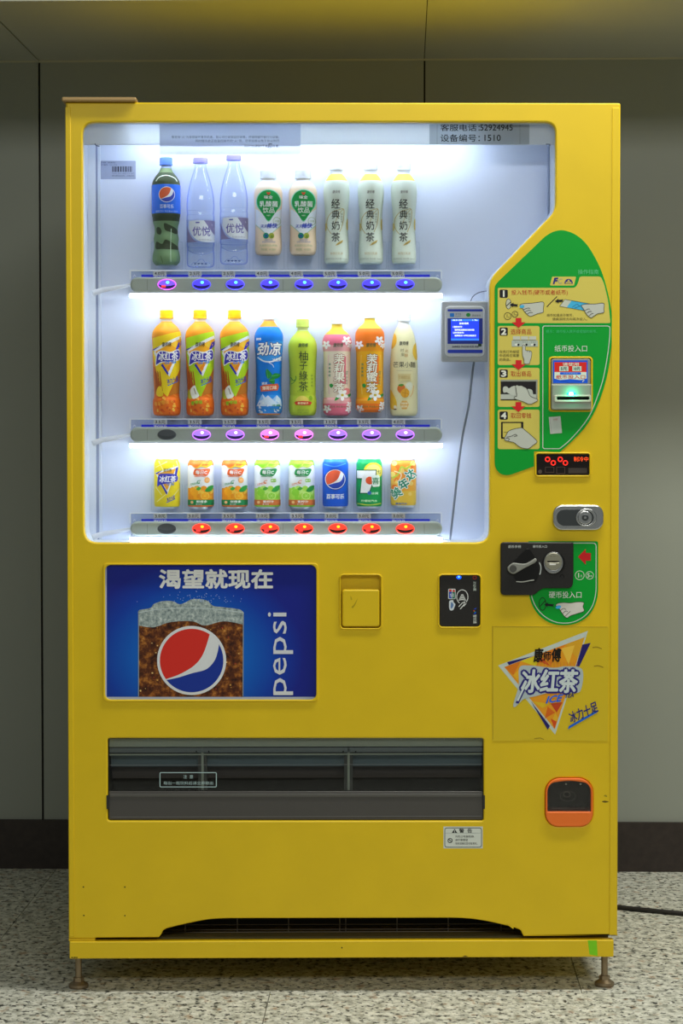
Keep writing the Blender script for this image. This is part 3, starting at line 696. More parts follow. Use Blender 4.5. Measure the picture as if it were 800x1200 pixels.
# --- milk tea
b = drink('milk_tea_bottle', 'pale green milk tea bottle, leftmost of three', 'bottle', 394.3, dense([(7.2, 199.5), (7.2, 204), (9.6, 207), (12.6, 211.5), (14.4, 215.5), (15.2, 222), (15.2, 228), (14.6, 236), (13.6, 246), (13.0, 258), (13.2, 272), (14, 286), (14.3, 298), (14.1, 306), (12.6, 309)]), group=ROW1)
b.part('body', 199.5, 309, plastic('#d3e2d4', 1, .3), zones=[(204.3, '#dde5ee'), (212.6, '#e9be58'), (309, '#dce8da')]); b.cap(191, 199.8, 7.9, plastic('#eaf0f8'))
P = PR(); gd = '#bda65a'
P.text('康师傅', 393.8, 225.2, 3.6, '#4a4438', 3, 8.6, .012, .1)
for ch, y, h, w in (('经', 239, 11, 9.6), ('典', 251.6, 9.8, 8.8), ('奶', 264.4, 10.2, 9), ('茶', 278, 10.6, 9.4)): P.text(ch, 393.2, y, h, '#2a2e2c', 4, w, .008)
P.stroke(spl([(388, 274), (383.6, 266), (384, 256), (389, 249), (397, 246), (402, 245), (402.6, 252), (401, 263), (397.6, 272)]), .6, gd, 2).stroke(spl([(402, 245), (396.4, 252), (390, 268)]), .5, gd, 2).vtext('精选红茶', 400, (251, 254, 257, 260), 2.2, '#8a8c74', 3)
P.poly(spl([(393, 288), (396, 284.5), (401.5, 281.5), (400, 284.6), (396, 287)], True), '#c8b05c', 2).text('香浓滑', 398, 285.2, 1.9, '#7c6c3a', 3, 6, rot_=-30).text('新西兰乳源', 394.2, 297.2, 3.0, '#c0ac74', 3, 14, .01).text('奶茶饮品 净含量 500ml', 394.2, 303.4, 2.0, '#8f9a8c', 3, 24)
P.poly(spl([(406.2, 256), (405.4, 262), (405.8, 269)])+[(407.2, 269), (407.2, 256)], '#dcc25a', 2).poly(spl([(382.2, 261), (383.4, 264), (382.8, 270)])+[(381.2, 270), (381.2, 261)], '#d8c880', 2)
b.wrap(P)
dup(b, 434.3, 'pale green milk tea bottle, middle one of three'); dup(b, 473, 'pale green milk tea bottle, rightmost of three')
# --- ice tea
TEA = dense([(6.4, 373), (6.4, 377), (8.6, 379.4), (12.4, 383), (15.8, 388), (17.0, 393), (17.1, 400), (16.6, 408), (16.7, 412), (16.3, 422), (15.9, 434), (15.3, 446), (14.9, 456), (14.7, 462), (15.0, 466), (16.1, 469.5), (16.3, 478), (15.8, 483), (14.6, 486), (11.5, 487.4)])
def icetea(label, xc, v, leaf, sub, subc):
    b = drink('ice_tea_bottle', label, 'bottle', xc, TEA, group=ROW2); d = xc-195.5
    b.part('body', 373, 487.4, plastic('#ea8a20', 1, .18), zones=[(376.8, '#f4f0e0'), (380, '#e99a38'), (395, '#f09a1c'), (430, '#e88a1a'), (462, '#d8761c'), (487.4, '#ee741a')]); b.cap(363.5, 373.6, 7.8, plastic('#fbb818'))
    P = PR(); q = lambda *a: [(x+d, y) for x, y in a]
    P.poly(q((179, 396), (190, 393.4), (201, 390.4), (212, 387.6), (212.2, 416), (211, 430), (203, 450), (196.4, 465), (190, 459), (184, 436), (180.6, 424), (179, 412)), v, 1)
    P.poly(q((179.6, 409.6), (211, 393), (211.6, 396.4), (182, 412.4)), '#f2f4f8', 2).poly(q((182, 412.4), (211.2, 396.6), (210.6, 405), (203, 430), (198.6, 439), (190, 424)), '#f6ae1c', 2)
    P.poly(q((179, 409.4), (189, 405.4), (180, 411)), '#2a2ab0', 3).poly(q((208.6, 401.4), (212.2, 398.6), (211.6, 404), (207, 410), (205.6, 409)), '#3032c4', 3).poly(q((189, 428), (191, 426.4), (197.6, 437.4), (196.8, 440)), '#2c2cb4', 4)
    P.poly(q((196.4, 438), (205.4, 419), (207, 420), (198.6, 441.4)), '#f2f4f8', 3).poly(q((180.4, 413), (182.6, 412), (186, 420), (184, 421)), '#f2f4f8', 3)
    P.poly(q((195, 432), (201, 424), (199, 434)), '#f08a18', 3).poly(q((200, 404), (208, 399), (206, 408)), '#fcc83a', 3)
    P.poly([(x+d, y) for x, y in spl([(182.6, 427), (184, 414), (190, 411), (200, 412.6), (209, 409.4), (209.6, 421), (200, 424.4), (190, 425), (184, 428.6)], True)], '#f2f4fa', 4)
    P.poly([(x+d, y) for x, y in spl([(183.4, 426.4), (185.2, 415), (190.6, 412), (200, 413.4), (208.4, 410.8), (208.8, 420.4), (200, 423.6), (190, 424), (184.6, 427)], True)], '#3a34b4', 4.6)
    P.text('冰红茶', 197+d, 417.5, 10.6, '#fafcff', 5, 22, .022, .12, rot_=-2)
    P.text('康师傅', 195.4+d, 403.8, 5.4, '#3c3420', 6, 10.6, .012, .1).text('ICE TEA', 199.6+d, 424.9, 2.8, '#2c8ae8', 6, 12, .04, .3, rot_=-6)
    P.text('冰力十足', 202+d, 445.4, 5.6, '#2c40b4', 5, 13, .015, .2, rot_=-18).stroke(q((196.6, 452), (207.4, 447)), .9, '#2c7ad8', 5)
    random.seed(5)
    for k in range(26): x, y = random.uniform(182, 209), random.uniform(463, 485); P.poly(rot(rrect(x-2, y-1.4, x+2, y+1.4, .4), x, y, random.uniform(0, 90)), random.choice(['#f8a83c', '#e05a1c', '#f4c04a', '#d85418', '#f09030']), 1) if False else P.poly([(a+d, c) for a, c in rot(ell(x, y, random.uniform(1.2, 2.8), random.uniform(.8, 1.8), 8), x, y, random.uniform(0, 90))], random.choice(['#f8a83c', '#e05a1c', '#f4c04a', '#d85418', '#f09030']), 1)
    for x0, x1 in ((181, 183.4), (184.4, 186), (187, 188)): P.poly(q((x0, 434), (x1, 436), (x1+3, 458), (x0+1.6, 460)), '#b4581a', 1)
    P.poly(q((206, 444), (210.6, 432), (210, 460), (203, 462), (198.4, 464)), '#c87a26', 1)
    if leaf:   # cut apple
        P.poly([(x+d, y) for x, y in spl([(184, 458), (186.4, 453.4), (189.6, 452), (192, 458), (194.4, 464), (190, 467), (186.4, 466.4)], True)], '#f0f2ea', 3).stroke(q((188.4, 455), (190.6, 462)), .8, '#7a6a2c', 4).poly([(x+d, y) for x, y in spl([(180.6, 462), (182.6, 456), (184.6, 462), (186, 467), (182.4, 467)], True)], '#b8c43c', 3)
    else:
        P.poly([(x+d, y) for x, y in spl([(183.4, 462), (184.4, 455.6), (187.6, 452.4), (190, 457), (191.4, 463), (187, 465)], True)], '#f2d028', 3)
    P.text(sub, 191.6+d, 472, 4.6, subc, 4, 13, .03, .1, rot_=-8)
    b.wrap(P); return b
icetea('orange ice tea bottle with yellow label, at the left end of its row', 195.5, '#f2d41c', False, '柠檬味', '#f0a030')
b2 = icetea('orange ice tea bottle with lime green label, beside the yellow labelled one', 234.6, '#b4dc1c', True, '青苹味', '#8ccc1c')
dup(b2, 275, 'orange ice tea bottle with lime green label, beside the blue bottle')
# --- blue mint tea
b = drink('mint_tea_bottle', 'bright blue mint tea bottle with white cap', 'bottle', 315, dense([(5.6, 374), (6.4, 377), (8.6, 380), (11.4, 383.4), (14.2, 387), (16.3, 392), (16.7, 398), (16.2, 408), (15.5, 418), (15.2, 432), (14.8, 446), (14.9, 458), (15.6, 466), (15.9, 474), (15.4, 481), (13.8, 485), (11.6, 486.4)]), group=ROW2)
b.part('body', 374, 486.4, plastic('#0f7ce0'), zones=[(376.5, '#f4d0a0'), (383.4, '#f59a2c'), (463, '#0d7ce2'), (484.6, '#2b90ea'), (486.4, '#f0a050')]); b.cap(361, 374.8, 7.4, plastic('#eef2f8'))
P = PR()
P.text('康师傅', 303.4, 397.4, 2.8, '#f0f4ff', 3, 5.6, .05).poly(spl([(301, 404), (310, 401), (330, 399.6), (331, 404), (330, 414), (322, 420), (312, 423), (304, 418)], True), '#3a9af0', 1)
P.outlined('劲凉', 315.4, 409, 15, '#f8fafe', '#20489c', 2, 27, .07, .025, shear=.15).stroke(spl([(302, 418.6), (310, 423.6), (320, 423.4), (329, 418)]), 1.6, '#dfeafc', 3).text('冰红茶', 324, 421.6, 4, '#eef4ff', 4, 10.6, .03, .2, rot_=-8).stroke(spl([(315, 425), (319, 427.4), (320.6, 430.6)]), .7, '#dfeafc', 3)
for pts in ([(314, 444), (311.4, 438), (312.4, 432.6), (316.6, 436), (318.4, 440)], [(318, 441), (322, 437.4), (328, 439), (325, 443), (320, 444)], [(315, 446), (318.6, 442), (321.6, 445), (321, 450), (317.6, 449)]): P.poly(spl(pts, True), '#1d8c3c', 4).stroke([pts[0], pts[2]], .5, '#5cc070', 5)
P.poly([(305, 453), (309, 451), (325, 449.6), (326.4, 452.6), (325, 457.4), (306, 459)], '#d86040', 3).text('薄荷口味', 315.6, 454.6, 4.4, '#f6e2c8', 5, 16, .03, rot_=-4).text('清凉', 310, 449.4, 3, '#e8f2ff', 5, None, .03)
P.poly([(300.6, 476), (305, 467), (307.6, 461.6), (311, 466), (314, 463.4), (319, 468), (324, 463), (328.6, 468), (329.6, 476)], '#cfe2f8', 2).poly([(307.6, 461.6), (309, 468), (304, 470)], '#8fbcee', 3).poly([(319, 468), (324, 463), (322, 471)], '#9cc4f0', 3)
random.seed(9)
for k in range(22): x, y = random.uniform(301.6, 328), random.uniform(470, 484); P.poly(rot(ell(x, y, random.uniform(.8, 2), random.uniform(.6, 1.3), 7), x, y, random.uniform(0, 90)), random.choice(['#dcecfc', '#8cc0f2', '#4a9ae8', '#eef6ff']), 3)
P.text('冰爽', 323, 475, 2.6, '#3c9a70', 5, 9, .03).text('净含量500ml', 322, 479.4, 2, '#3c8a80', 5, 12)
b.wrap(P)
# --- grapefruit green tea
b = drink('green_tea_bottle', 'lime green grapefruit tea bottle with pale green cap', 'bottle', 354.6, dense([(6.2, 383), (6.2, 387), (8, 390), (11.6, 394), (14.8, 398.6), (16.4, 403.6), (16.7, 410), (16.3, 418), (15.8, 428), (15.3, 442), (15.2, 454), (15.4, 460), (15.2, 463.6), (16.0, 468), (16.2, 476), (15.6, 482.4), (14, 486), (12, 487)]), group=ROW2)
b.part('body', 383, 487, plastic('#bcd23e', 1, .25), zones=[(388, '#d2dd90'), (487, '#b9d03a')]); b.cap(374, 383.8, 7.4, plastic('#cfe06a'))
P = PR()
P.text('康师傅', 355, 404.8, 4.8, '#3f5c30', 3, 11, .025, .1)
for ch, y, h, w in (('柚', 417.2, 11, 10.6), ('子', 428.6, 9.4, 8.6), ('綠', 440.4, 11, 9.6), ('茶', 452.8, 11, 10.4)): P.text(ch, 355.4, y, h, '#3c5230', 3, w, .006)
P.text('Green Tea', 355.4, 458.6, 2.2, '#7a9a30', 3, 14).vtext('蜂蜜清香', 365, (440, 444, 448, 452), 2.6, '#6a8c3a', 3)
P.stroke(spl([(341, 442), (344, 446), (347, 444), (346.6, 440.6)]), .9, '#3c8c3c', 3).stroke(spl([(341.6, 450), (345, 447.6), (347, 444)]), .7, '#3c8c3c', 3)
P.poly(spl([(347, 470), (349, 465.6), (354, 464), (359, 465.6), (361, 470)], True), '#dcc85a', 2).poly(spl([(361.6, 466), (363.6, 463.6), (366, 466.6), (364, 469)], True), '#8cb428', 2)
P.poly([(345, 472), (347, 470.4), (355, 469.8), (363, 470.4), (365, 472), (363.4, 474.6), (355, 475), (347, 474.6)], '#d0442c', 3).text('蜂蜜柚子', 355, 472.6, 2.6, '#f6e4b0', 4, 12, .03)
P.text('调味茶饮料', 355, 480.6, 2.2, '#8ca43c', 3, 13).text('净含量：500毫升', 355, 483.2, 1.8, '#8ca43c', 3, 13)
b.wrap(P)
# --- jasmine teas
def jasmine(label, xc, dy, sl, cols, title, half=17.0):
    b = drink('jasmine_tea_bottle', label, 'bottle', xc, dense([(6.2, 380+dy), (6.4, 384+dy), (8.6, 387+dy), (12.6, 390.6+dy), (15.4, 394.4+dy), (16.9, 399+dy), (17.1, 404), (16.8, 408), (16.1, 414), (15.7, 426), (15.6, 444), (15.6, 460), (15.7, 466), (16.5, 469), (16.7, 474), (16.3, 480), (15.4, 484+dy*.5), (12, 487+dy*.55)]), group=ROW2)
    b.part('body', 380+dy, 487+dy*.55, plastic('#f0c040'), zones=[(384+dy, '#f0d050'), (392.4+dy, '#f3c33c'), (405, cols[0]), (412, cols[1]), (466, cols[2]), (473, cols[1]), (487, cols[0])]); b.cap(371.4+dy, 380+dy, 7.4, plastic('#eef2f8'))
    d = xc-394.8; P = PR(); q = lambda *a: [(x+d, y) for x, y in a]
    def flower(x, y, r, c='#fdf4f2', l=3):
        for k in range(5): a = k*72+18; P.poly(rot(ell(x+r*.62*math.cos(math.radians(a)), y+r*.62*math.sin(math.radians(a)), r*.5, r*.32, 10), x+r*.62*math.cos(math.radians(a)), y+r*.62*math.sin(math.radians(a)), a), c, l)
    for x, y, r in ((382.6, 404, 4.6), (405.6, 399, 5), (409.6, 405, 3), (383.4, 479, 4.4), (409, 474, 3.4), (408, 480, 3.6)): flower(x+d, y, r)
    P.text('康师傅', 396+d, 404.6, 4.8, '#2c6a48', 4, 11, .012, .1)
    P.poly(q((400, 416), (405, 418), (405, 450), (400, 452), (394, 440), (392, 424)), cols[3], 2).stroke(q((385, 416), (384, 440), (386, 462)), .8, cols[4], 2).stroke(q((407, 416), (408, 436), (407, 452)), .8, cols[4], 2)
    for ch, y in zip(title, (420.6, 431.4, 442, 454.4)): P.outlined(ch, 397+d, y, 10.8, '#fdf6e6', cols[5], 4, 12, .065, .03, shear=.08)
    P.vtext('清香茉莉', 386.4+d, (427, 431.4, 435.6, 440), 2.6, '#3c8a6c', 4, None, .02).text('浓', 405.4+d, 437, 5.4, '#3c8a6c', 4, 4, 0, .2).vtext('茶香味', 405.6+d, (442.4, 446, 449.4), 2.4, '#3c8a6c', 4)
    P.poly([(x+d, y) for x, y in spl([(386, 451), (388.6, 449.6), (390.6, 452), (388, 454.6)], True)], '#2f9a44', 5).poly([(x+d, y) for x, y in spl([(392, 469.6), (394, 465), (398, 462), (397, 467)], True)], '#2f9a44', 5).poly([(x+d, y) for x, y in spl([(405, 464), (409.6, 461), (410, 463.6), (406, 466.4)], True)], '#2f9a44', 5)
    if title == '茉莉果茶': P.ell(405.6+d, 458.6, 3.6, 4, '#e88a8a', 6)
    flower(400.6+d, 463, 6.2, '#fbfcf4', 7); P.ell(400.6+d, 463, 1.7, 1.5, '#d8c03c', 8, 12)
    P.text('茉莉花茶 净含量500ml', 395+d, 476.6, 2.2, '#4c7c3c', 4, 24, .02).stroke(q((379, 468.6), (395, 469.4), (411, 468.6)), .5, cols[4], 3)
    b.wrap(P); return b
jasmine('pink jasmine fruit tea bottle with white cap', 394.8, 0, 0, ['#e8748c', '#f2b0b4', '#f0e2cc', '#e07888', '#f0c8c8', '#a86450'], '茉莉果茶')
jasmine('orange jasmine honey tea bottle with white cap', 433.2, -7, 0, ['#f07a1e', '#f5a01e', '#f4b420', '#ee7a22', '#f8d060', '#8a4a14'], '茉莉蜜茶')
# --- mango vinegar
b = drink('mango_drink_bottle', 'pale cream mango drink bottle at the right end of its row', 'bottle', 473, dense([(6.6, 376), (6.6, 380), (8.4, 384), (10.8, 389), (12.8, 396), (14.2, 404), (15.2, 414), (15.9, 426), (16.1, 440), (16.1, 470), (16, 481), (15, 485.4), (13, 487.4)]), group=ROW2)
b.part('body', 376, 487.4, plastic('#eee6b2', 1, .3), zones=[(381, '#eef0ea'), (487.4, '#ece5b4')]); b.cap(367, 376.6, 7.6, plastic('#f0f4f8'))
P = PR()
P.poly(spl([(460, 394), (462.4, 390.6), (464.6, 395), (464.4, 402), (461.6, 407), (459, 408)], True), '#ecb63a', 1).poly(spl([(488, 401.6), (485, 404), (483, 411), (484.4, 418), (488, 422), (489.2, 412)], True), '#eec030', 1).poly(spl([(457.4, 457), (461, 462), (464.4, 470), (464.6, 477), (462, 480), (457.4, 476)], True), '#ecc238', 1)
P.text('康师傅', 473, 402.4, 4.8, '#3c4034', 3, 10.4, .02, .1)
for t, x, y, c in (('时', 471, 410.6, '#7c7a5a'), ('光', 476, 411.6, '#b0843c'), ('果', 471.6, 416, '#8a8458'), ('酿', 475.6, 416.6, '#c08a38')): P.text(t, x, y, 4, c, 3)
P.text('芒果小醋', 473.6, 427.4, 6.8, '#3c3c34', 3, 25.4, .004).stroke([(465, 434.4), (482, 434.4)], .4, '#b8b494', 2)
P.rect(466, 438, 481, 446.4, '#e2d49a', 2).text('芒果醋饮品', 473.4, 442.2, 4, '#d2b878', 3, 13, .02)
P.poly(spl([(465.6, 457), (466.6, 452), (470.6, 450), (474, 453), (473.6, 458.6), (469, 461)], True), '#de7a34', 3).poly(spl([(466.6, 451.4), (470, 450), (473, 451), (470, 453)], True), '#5c9c3c', 4).poly(spl([(469, 461), (471.6, 456.6), (476, 455.4), (479, 459.4), (477.6, 464.6), (472.6, 466)], True), '#e9ac30', 4).stroke([(471, 460), (478, 461.6)], .5, '#c48420', 5).stroke([(474.6, 456.6), (474, 465)], .5, '#c48420', 5).poly(spl([(475, 452), (478, 448), (482, 449), (482, 455), (479, 458)], True), '#e6ead8', 3).stroke(spl([(480, 465), (483, 460), (484, 452)]), .6, '#e2a85a', 3)
P.poly([(468.6, 474), (470.8, 469.6), (476, 469.6), (478.4, 474), (476, 479.6), (470.8, 479.6)], '#e2b460', 3).text('健康好醋', 473.5, 472.8, 2.4, '#f6ecc4', 4, 7, .03).text('醋饮料', 473.5, 476.4, 2.4, '#f6ecc4', 4, 7, .03)
P.ell(463, 477, 1.6, 2, '#efe8d0', 3).rect(461.6, 479, 464.6, 480.4, '#6a4c2a', 3)
b.wrap(P)
# --- cans
alu = mat('aluminium', (.78, .80, .83, 1), .28, .9)
def can(name, label, xc, y0, y1, zones, half=15.1):
    h = y1-y0; b = drink(name, label, 'can', xc, [(half*.86, y0), (half*.885, y0+.5), (half*.885, y0+1.3), (half*.86, y0+1.6), (half*.93, y0+4.2), (half*.985, y0+6), (half, y0+8)]+[(half, y0+h*t) for t in (.3, .5, .7, .88)]+[(half*.99, y1-4.6), (half*.93, y1-2.6), (half*.85, y1-.8), (half*.82, y1)], group=ROW3)
    b.part('can_body', y0+1.8, y1-2.4, alu, zones=zones, n=36); b.part('can_lid', y0, y0+1.7, alu, n=36); b.part('can_base', y1-2.5, y1, alu, n=36)
    return b
b = can('ice_tea_can', 'yellow ice tea can at the left end of the can row', 195.5, 536.4, 596, [(596, '#f2dc28')])
P = PR()
for a, c in (((182, 548), (196, 541)), ((186, 540), (194, 556)), ((203, 545), (210, 566)), ((182, 570), (190, 580)), ((200, 585), (210, 572)), ((184, 588), (196, 578)), ((206, 540), (210, 552))): P.stroke([a, c], .9, '#f8f0a0', 1)
P.poly([(182, 554), (208, 546), (196, 580)], '#f4f6f8', 1).poly([(184.6, 555), (205.6, 549), (196, 575)], '#f0a830', 2).poly([(205.6, 548.6), (208.4, 547), (206.6, 557), (204.4, 557)], '#2c34b0', 3).poly([(188, 566), (190, 566), (196.4, 577), (195.6, 580)], '#2c34b0', 3).poly([(182.4, 554.6), (191, 550.6), (184, 556)], '#2c34b0', 3)
P.poly(spl([(184.6, 570), (186, 557), (192, 555), (206, 556.4), (206.6, 564), (196, 566.4), (188, 568)], True), '#3a3eb8', 3).text('冰红茶', 196.4, 561.4, 7.6, '#f6f8fc', 4, 18.4, .03, .12).text('康师傅', 196.4, 551, 4.2, '#4a4424', 4, 9, .012).text('ICE TEA', 199.4, 567.4, 2.4, '#2c80d8', 4, 8, .04, .3).text('冰力十足', 200, 584, 4.6, '#2c3cb0', 4, 9.6, .02, .2, rot_=-20).stroke([(195, 589), (205, 584.6)], .7, '#2c60c8', 4)
b.wrap(P, 'can_print')
def juice(name, label, xc, top, top2, logo, fruit, band, word, bandt, citrus):
    b = can(name, label, xc, 537.4, 596, [(544, top), (579.6, '#f0f4f8'), (585.6, '#f2f5f8'), (592.4, band), (596, top)], 15.2); d = xc-235; P = PR(); q = lambda *a: [(x+d, y) for x, y in a]
    P.poly([(x+d, y) for x, y in [(220, 540)]+spl([(220, 546), (224, 545), (229, 548), (234, 546), (240, 547), (245, 544), (250, 546)])+[(250, 540)]], top, 1).poly([(x+d, y) for x, y in spl([(224, 545), (229, 547.8), (234, 545.6), (238, 542), (243, 543), (246, 540.6), (248, 544), (242, 548), (236, 547), (230, 549)], True)], top2, 2)
    P.poly([(x+d, y) for x, y in spl([(227, 553), (229, 549.6), (236, 550), (244, 549), (246, 551), (242, 557.6), (236, 557), (230, 557.6), (227, 556)], True)], logo, 2).text('每日C', 236+d, 553.4, 4.6, '#f8faf8', 3, 13, .03, .1).stroke(q((228, 558.6), (236, 558), (241, 559)), .6, logo, 3)
    P.text('ORANGE' if not citrus else 'LEMON', 229+d, 566.6, 2.4, fruit[3], 3, 11, .02, .3, rot_=-12).text('C', 233+d, 564.6, 4, fruit[3], 3, None, .02, .3)
    if citrus: P.rect(239+d, 561, 245+d, 565, '#8cc850', 3, 1).text('果汁', 242+d, 563, 2.6, '#f4faf0', 4)
    else: P.ell(242.4+d, 562.6, 3.1, 3.4, '#f4b060', 3).stroke(q((240.6, 561.6), (244.4, 561.6)), .4, '#f8e0b8', 4).stroke(q((240.6, 563.4), (244.4, 563.4)), .4, '#f8e0b8', 4)
    P.rect(220.4+d, 572, 249.6+d, 586, fruit[1], 1)
    random.seed(2)
    for k in range(15): x, y, r = random.uniform(222, 247), random.uniform(570.5, 583), random.uniform(2, 4); P.ell(x+d, y, r, r*.95, random.choice(fruit[:3]), 2, 14)
    P.ell(240+d, 581, 5, 4.4, fruit[2], 3).ell(240+d, 581, 4, 3.5, fruit[0], 4); P.ell(228+d, 577, 4.4, 4.2, fruit[0], 3)
    for k in range(6): a = math.radians(k*60); P.stroke([(240+d, 581), (240+d+3.8*math.cos(a), 581+3.2*math.sin(a))], .35, fruit[2], 5)
    P.poly([(x+d, y) for x, y in spl([(240, 575), (244, 570), (249, 569), (248, 574), (244, 576.6)], True)], '#2f9a3c', 4).poly([(x+d, y) for x, y in spl([(230, 573), (233, 570.4), (236, 572), (233, 574.6)], True)], '#4cae3c', 4)
    P.rect(220.4+d, 585.6, 249.8+d, 592.2, band, 5).rect(220.4+d, 592, 249.8+d, 593.2, top, 5).text(word, 236.4+d, 587.8, 2.9, '#f4faf4', 6, 12, .03).text(bandt, 233.4+d, 590.8, 1.8, '#f4faf4', 6, 7, .02).ell(225.4+d, 588.6, 1.7, 1.7, '#f6c88a', 6, 12)
    b.wrap(P, 'can_print'); return b
OR = ('#f6a81c', '#ee9418', '#f8c84a', '#3c9a5c'); LM = ('#8ed43c', '#a8de50', '#c6ea84', '#e0783c')
bo = juice('juice_can', 'orange and white juice can beside the yellow can', 235, '#ee7a30', '#f6c430', '#ee6c30', OR, '#1f8a4c', '鲜橙多', '橙汁饮料', False)
dup(bo, 274.6, 'orange and white juice can beside the lime green one')
bl_ = juice('juice_can', 'lime green and white juice can beside the orange one', 313, '#8ed630', '#c8e860', '#28904c', LM, '#d8743c', '青柠汁', '果汁饮料', True)
dup(bl_, 353.3, 'lime green and white juice can beside the blue can')
b = can('cola_can', 'blue cola can with red, white and blue globe', 392.8, 536.4, 595.6, [(541, '#3a84ea'), (596, '#1a5cd4')])
P = PR(); globe(P, 392.6, 561.6, 11.6, '#e8603c', '#2c48b0', '#f2f4fa', 2, None); P.stroke(ell(392.6, 561.6, 12, 12, 30), .7, '#2a3c90', 3, True).text('百事可乐', 392.8, 581.6, 5.6, '#f2f6ff', 3, 19.6, .03, .1)
P.stroke(spl([(380, 544), (392, 546.6), (405, 543)]), 1.2, '#4f9af4', 1); b.wrap(P, 'can_print')
b = can('lemon_soda_can', 'green soda can with a large white figure seven', 432.4, 536.4, 595.6, [(596, '#18a456')])
P = PR(); P.ell(437, 552, 11, 10, '#f2e03c', 1).ell(437, 552, 8.6, 7.8, '#f6ee84', 2)
P.poly([(418, 550.4), (441, 550.4), (440.6, 556), (432.6, 578.6), (420.6, 578.6), (429.6, 558.4), (426, 558.4), (425, 561.4), (418, 561.4)], '#15603c', 3).poly([(418.8, 551.4), (440, 551.4), (439.6, 556), (431.8, 577.4), (422.4, 577.4), (431.2, 557.4), (425.2, 557.4), (424.4, 560.4), (418.8, 560.4)], '#f4f8f4', 4)
P.ell(433, 563, 4.6, 4.6, '#e8582c', 5).poly(rcorner([(434.6, 557), (444, 556.4), (444.4, 570), (436, 570.6)], 2), '#e6f4ea', 6).text('喜', 439.6, 563.4, 8, '#1a8c50', 7, 8, .01).text('七', 443.4, 552.6, 4, '#15603c', 6, 4, .02)
P.ell(432.6, 577.6, 2.2, 2.2, '#3a6cc8', 5, 12).text('冰爽', 438.6, 578, 3, '#c4f0d4', 5, 8, .03).text('柠檬味汽水', 432.4, 586.8, 2.6, '#d8f4c8', 5, 18, .03); P.stroke(spl([(419, 590), (432, 591.6), (446, 590)]), 1, '#d8e84a', 3)
b.wrap(P, 'can_print')
b = can('orange_soda_can', 'orange and yellow soda can with slanting green lettering', 472.6, 537.6, 594.4, [(545, '#f08c2e'), (560, '#f49a34'), (575, '#f4b03c'), (596, '#f0c848')], 15.0)
P = PR(); random.seed(4)
for k in range(16): x, y, r = random.uniform(460, 485), random.uniform(542, 590), random.uniform(1.6, 4); P.ell(x, y, r, r, random.choice(['#f8c860', '#f07a28', '#f6d878', '#f4b850']), 1, 14)
P.stroke(spl([(484, 541), (476, 549), (470, 547), (466, 556), (460, 560)]), 1.6, '#b8d848', 2).stroke(spl([(462, 552), (470, 556), (466, 566)]), 1.2, '#f8e8c0', 2)
for ch, x, y, h in (('美', 464.4, 577.4, 11.4), ('年', 472.6, 567, 11.6), ('达', 480.6, 556, 11.4)): P.outlined(ch, x, y, h, '#0f8c6c', '#f4faf2', 3, h*.95, .10, .03, rot_=-34)
P.text('橙味汽水', 470, 590, 2.4, '#3c70b8', 4, 13, .03); b.wrap(P, 'can_print')

# --- clear shelves, stands and holders
for ri, (ct, rt, rb, by, *_r) in enumerate(rows):
    sp_ = ct-.4; x0, z0 = U(160, sp_, BY); x1 = U(512, sp_, BY)[0]
    sh = MB().box(x0, x1, .060, .1278, z0-.0022, z0, acryl).build('bottle_shelf', VM)
    for px, py, r in STAND:
        if not (ct-22 < py < ct+2): continue
        x, z = U(px, py, BY)
        if z-z0 > .0006: MB().lathe([(r*.9, z0), (r*.9, z)], (x, BY, 0), acryl, 20).build('bottle_stand', sh)
        # clear moulded holder behind the bottle
        top = (205, 380, 545)[ri]; P_ = plate('bottle_holder', rrect(px-18.6, ct-34, px+18.6, ct-1, 2), [rrect(px-17.8, ct-33.2, px+17.8, ct-1.8, 1.4)], .1225, .1275, acryl, sh, 0, .1225)
CURK = KO

# ------------------------------------------------------------------ front panel furniture
# ---- blue poster
def art(name, kind):
    m = bpy.data.materials.new(name); m.use_nodes = True; nt = m.node_tree; N = nt.nodes; L = nt.links; b = N['Principled BSDF']
    tc = N.new('ShaderNodeTexCoord'); b.inputs['Roughness'].default_value = .12
    r = N.new('ShaderNodeValToRGB'); e = r.color_ramp.elements
    if kind == 'blue':                                   # printed backdrop, palest behind the glass
        mp = N.new('ShaderNodeMapping'); mp.inputs['Location'].default_value = (.17, 0, .26); mp.inputs['Scale'].default_value = (4.3, 1, 5.2)
        g = N.new('ShaderNodeTexGradient'); g.gradient_type = 'SPHERICAL'
        L.new(tc.outputs['Object'], mp.inputs[0]); L.new(mp.outputs[0], g.inputs[0]); L.new(g.outputs[0], r.inputs[0])
        e[0].position = 0; e[0].color = lin('#16207c', KO); e[1].position = .70; e[1].color = lin('#0a64bc', KO)
        q = e.new(.22); q.color = lin('#0e3596', KO)
    else:
        n = N.new('ShaderNodeTexNoise'); n.inputs['Scale'].default_value = 55 if kind == 'cola' else 120; n.inputs['Detail'].default_value = 5
        n.inputs['Roughness'].default_value = .7; L.new(tc.outputs['Object'], n.inputs['Vector']); L.new(n.outputs[0], r.inputs[0])
        st = [(.36, '#2a1510'), (.5, '#552c16'), (.6, '#8a5422'), (.72, '#c08a44')] if kind == 'cola' else [(.35, '#56666a'), (.55, '#97a3a2'), (.7, '#c4ccc8')]
        while len(e) < len(st): e.new(.5)
        for q, (p, c) in zip(e, st): q.position = p; q.color = lin(c, KO)
    L.new(r.outputs[0], b.inputs['Base Color']); return m
post = plate('poster_panel', rrect(121, 660, 372.5, 822, 5), [], .006, .0085, art('poster_blue', 'blue'), VM, 0, 0, label='blue cola poster set into the front panel')
P = Print(.006)
P.rect(123, 816.6, 370, 820, '#8f9cc0', 1).rect(123.2, 664, 125, 818, '#9aa6cc', 1)
cola, foam = art('poster_cola', 'cola'), art('poster_foam', 'foam')
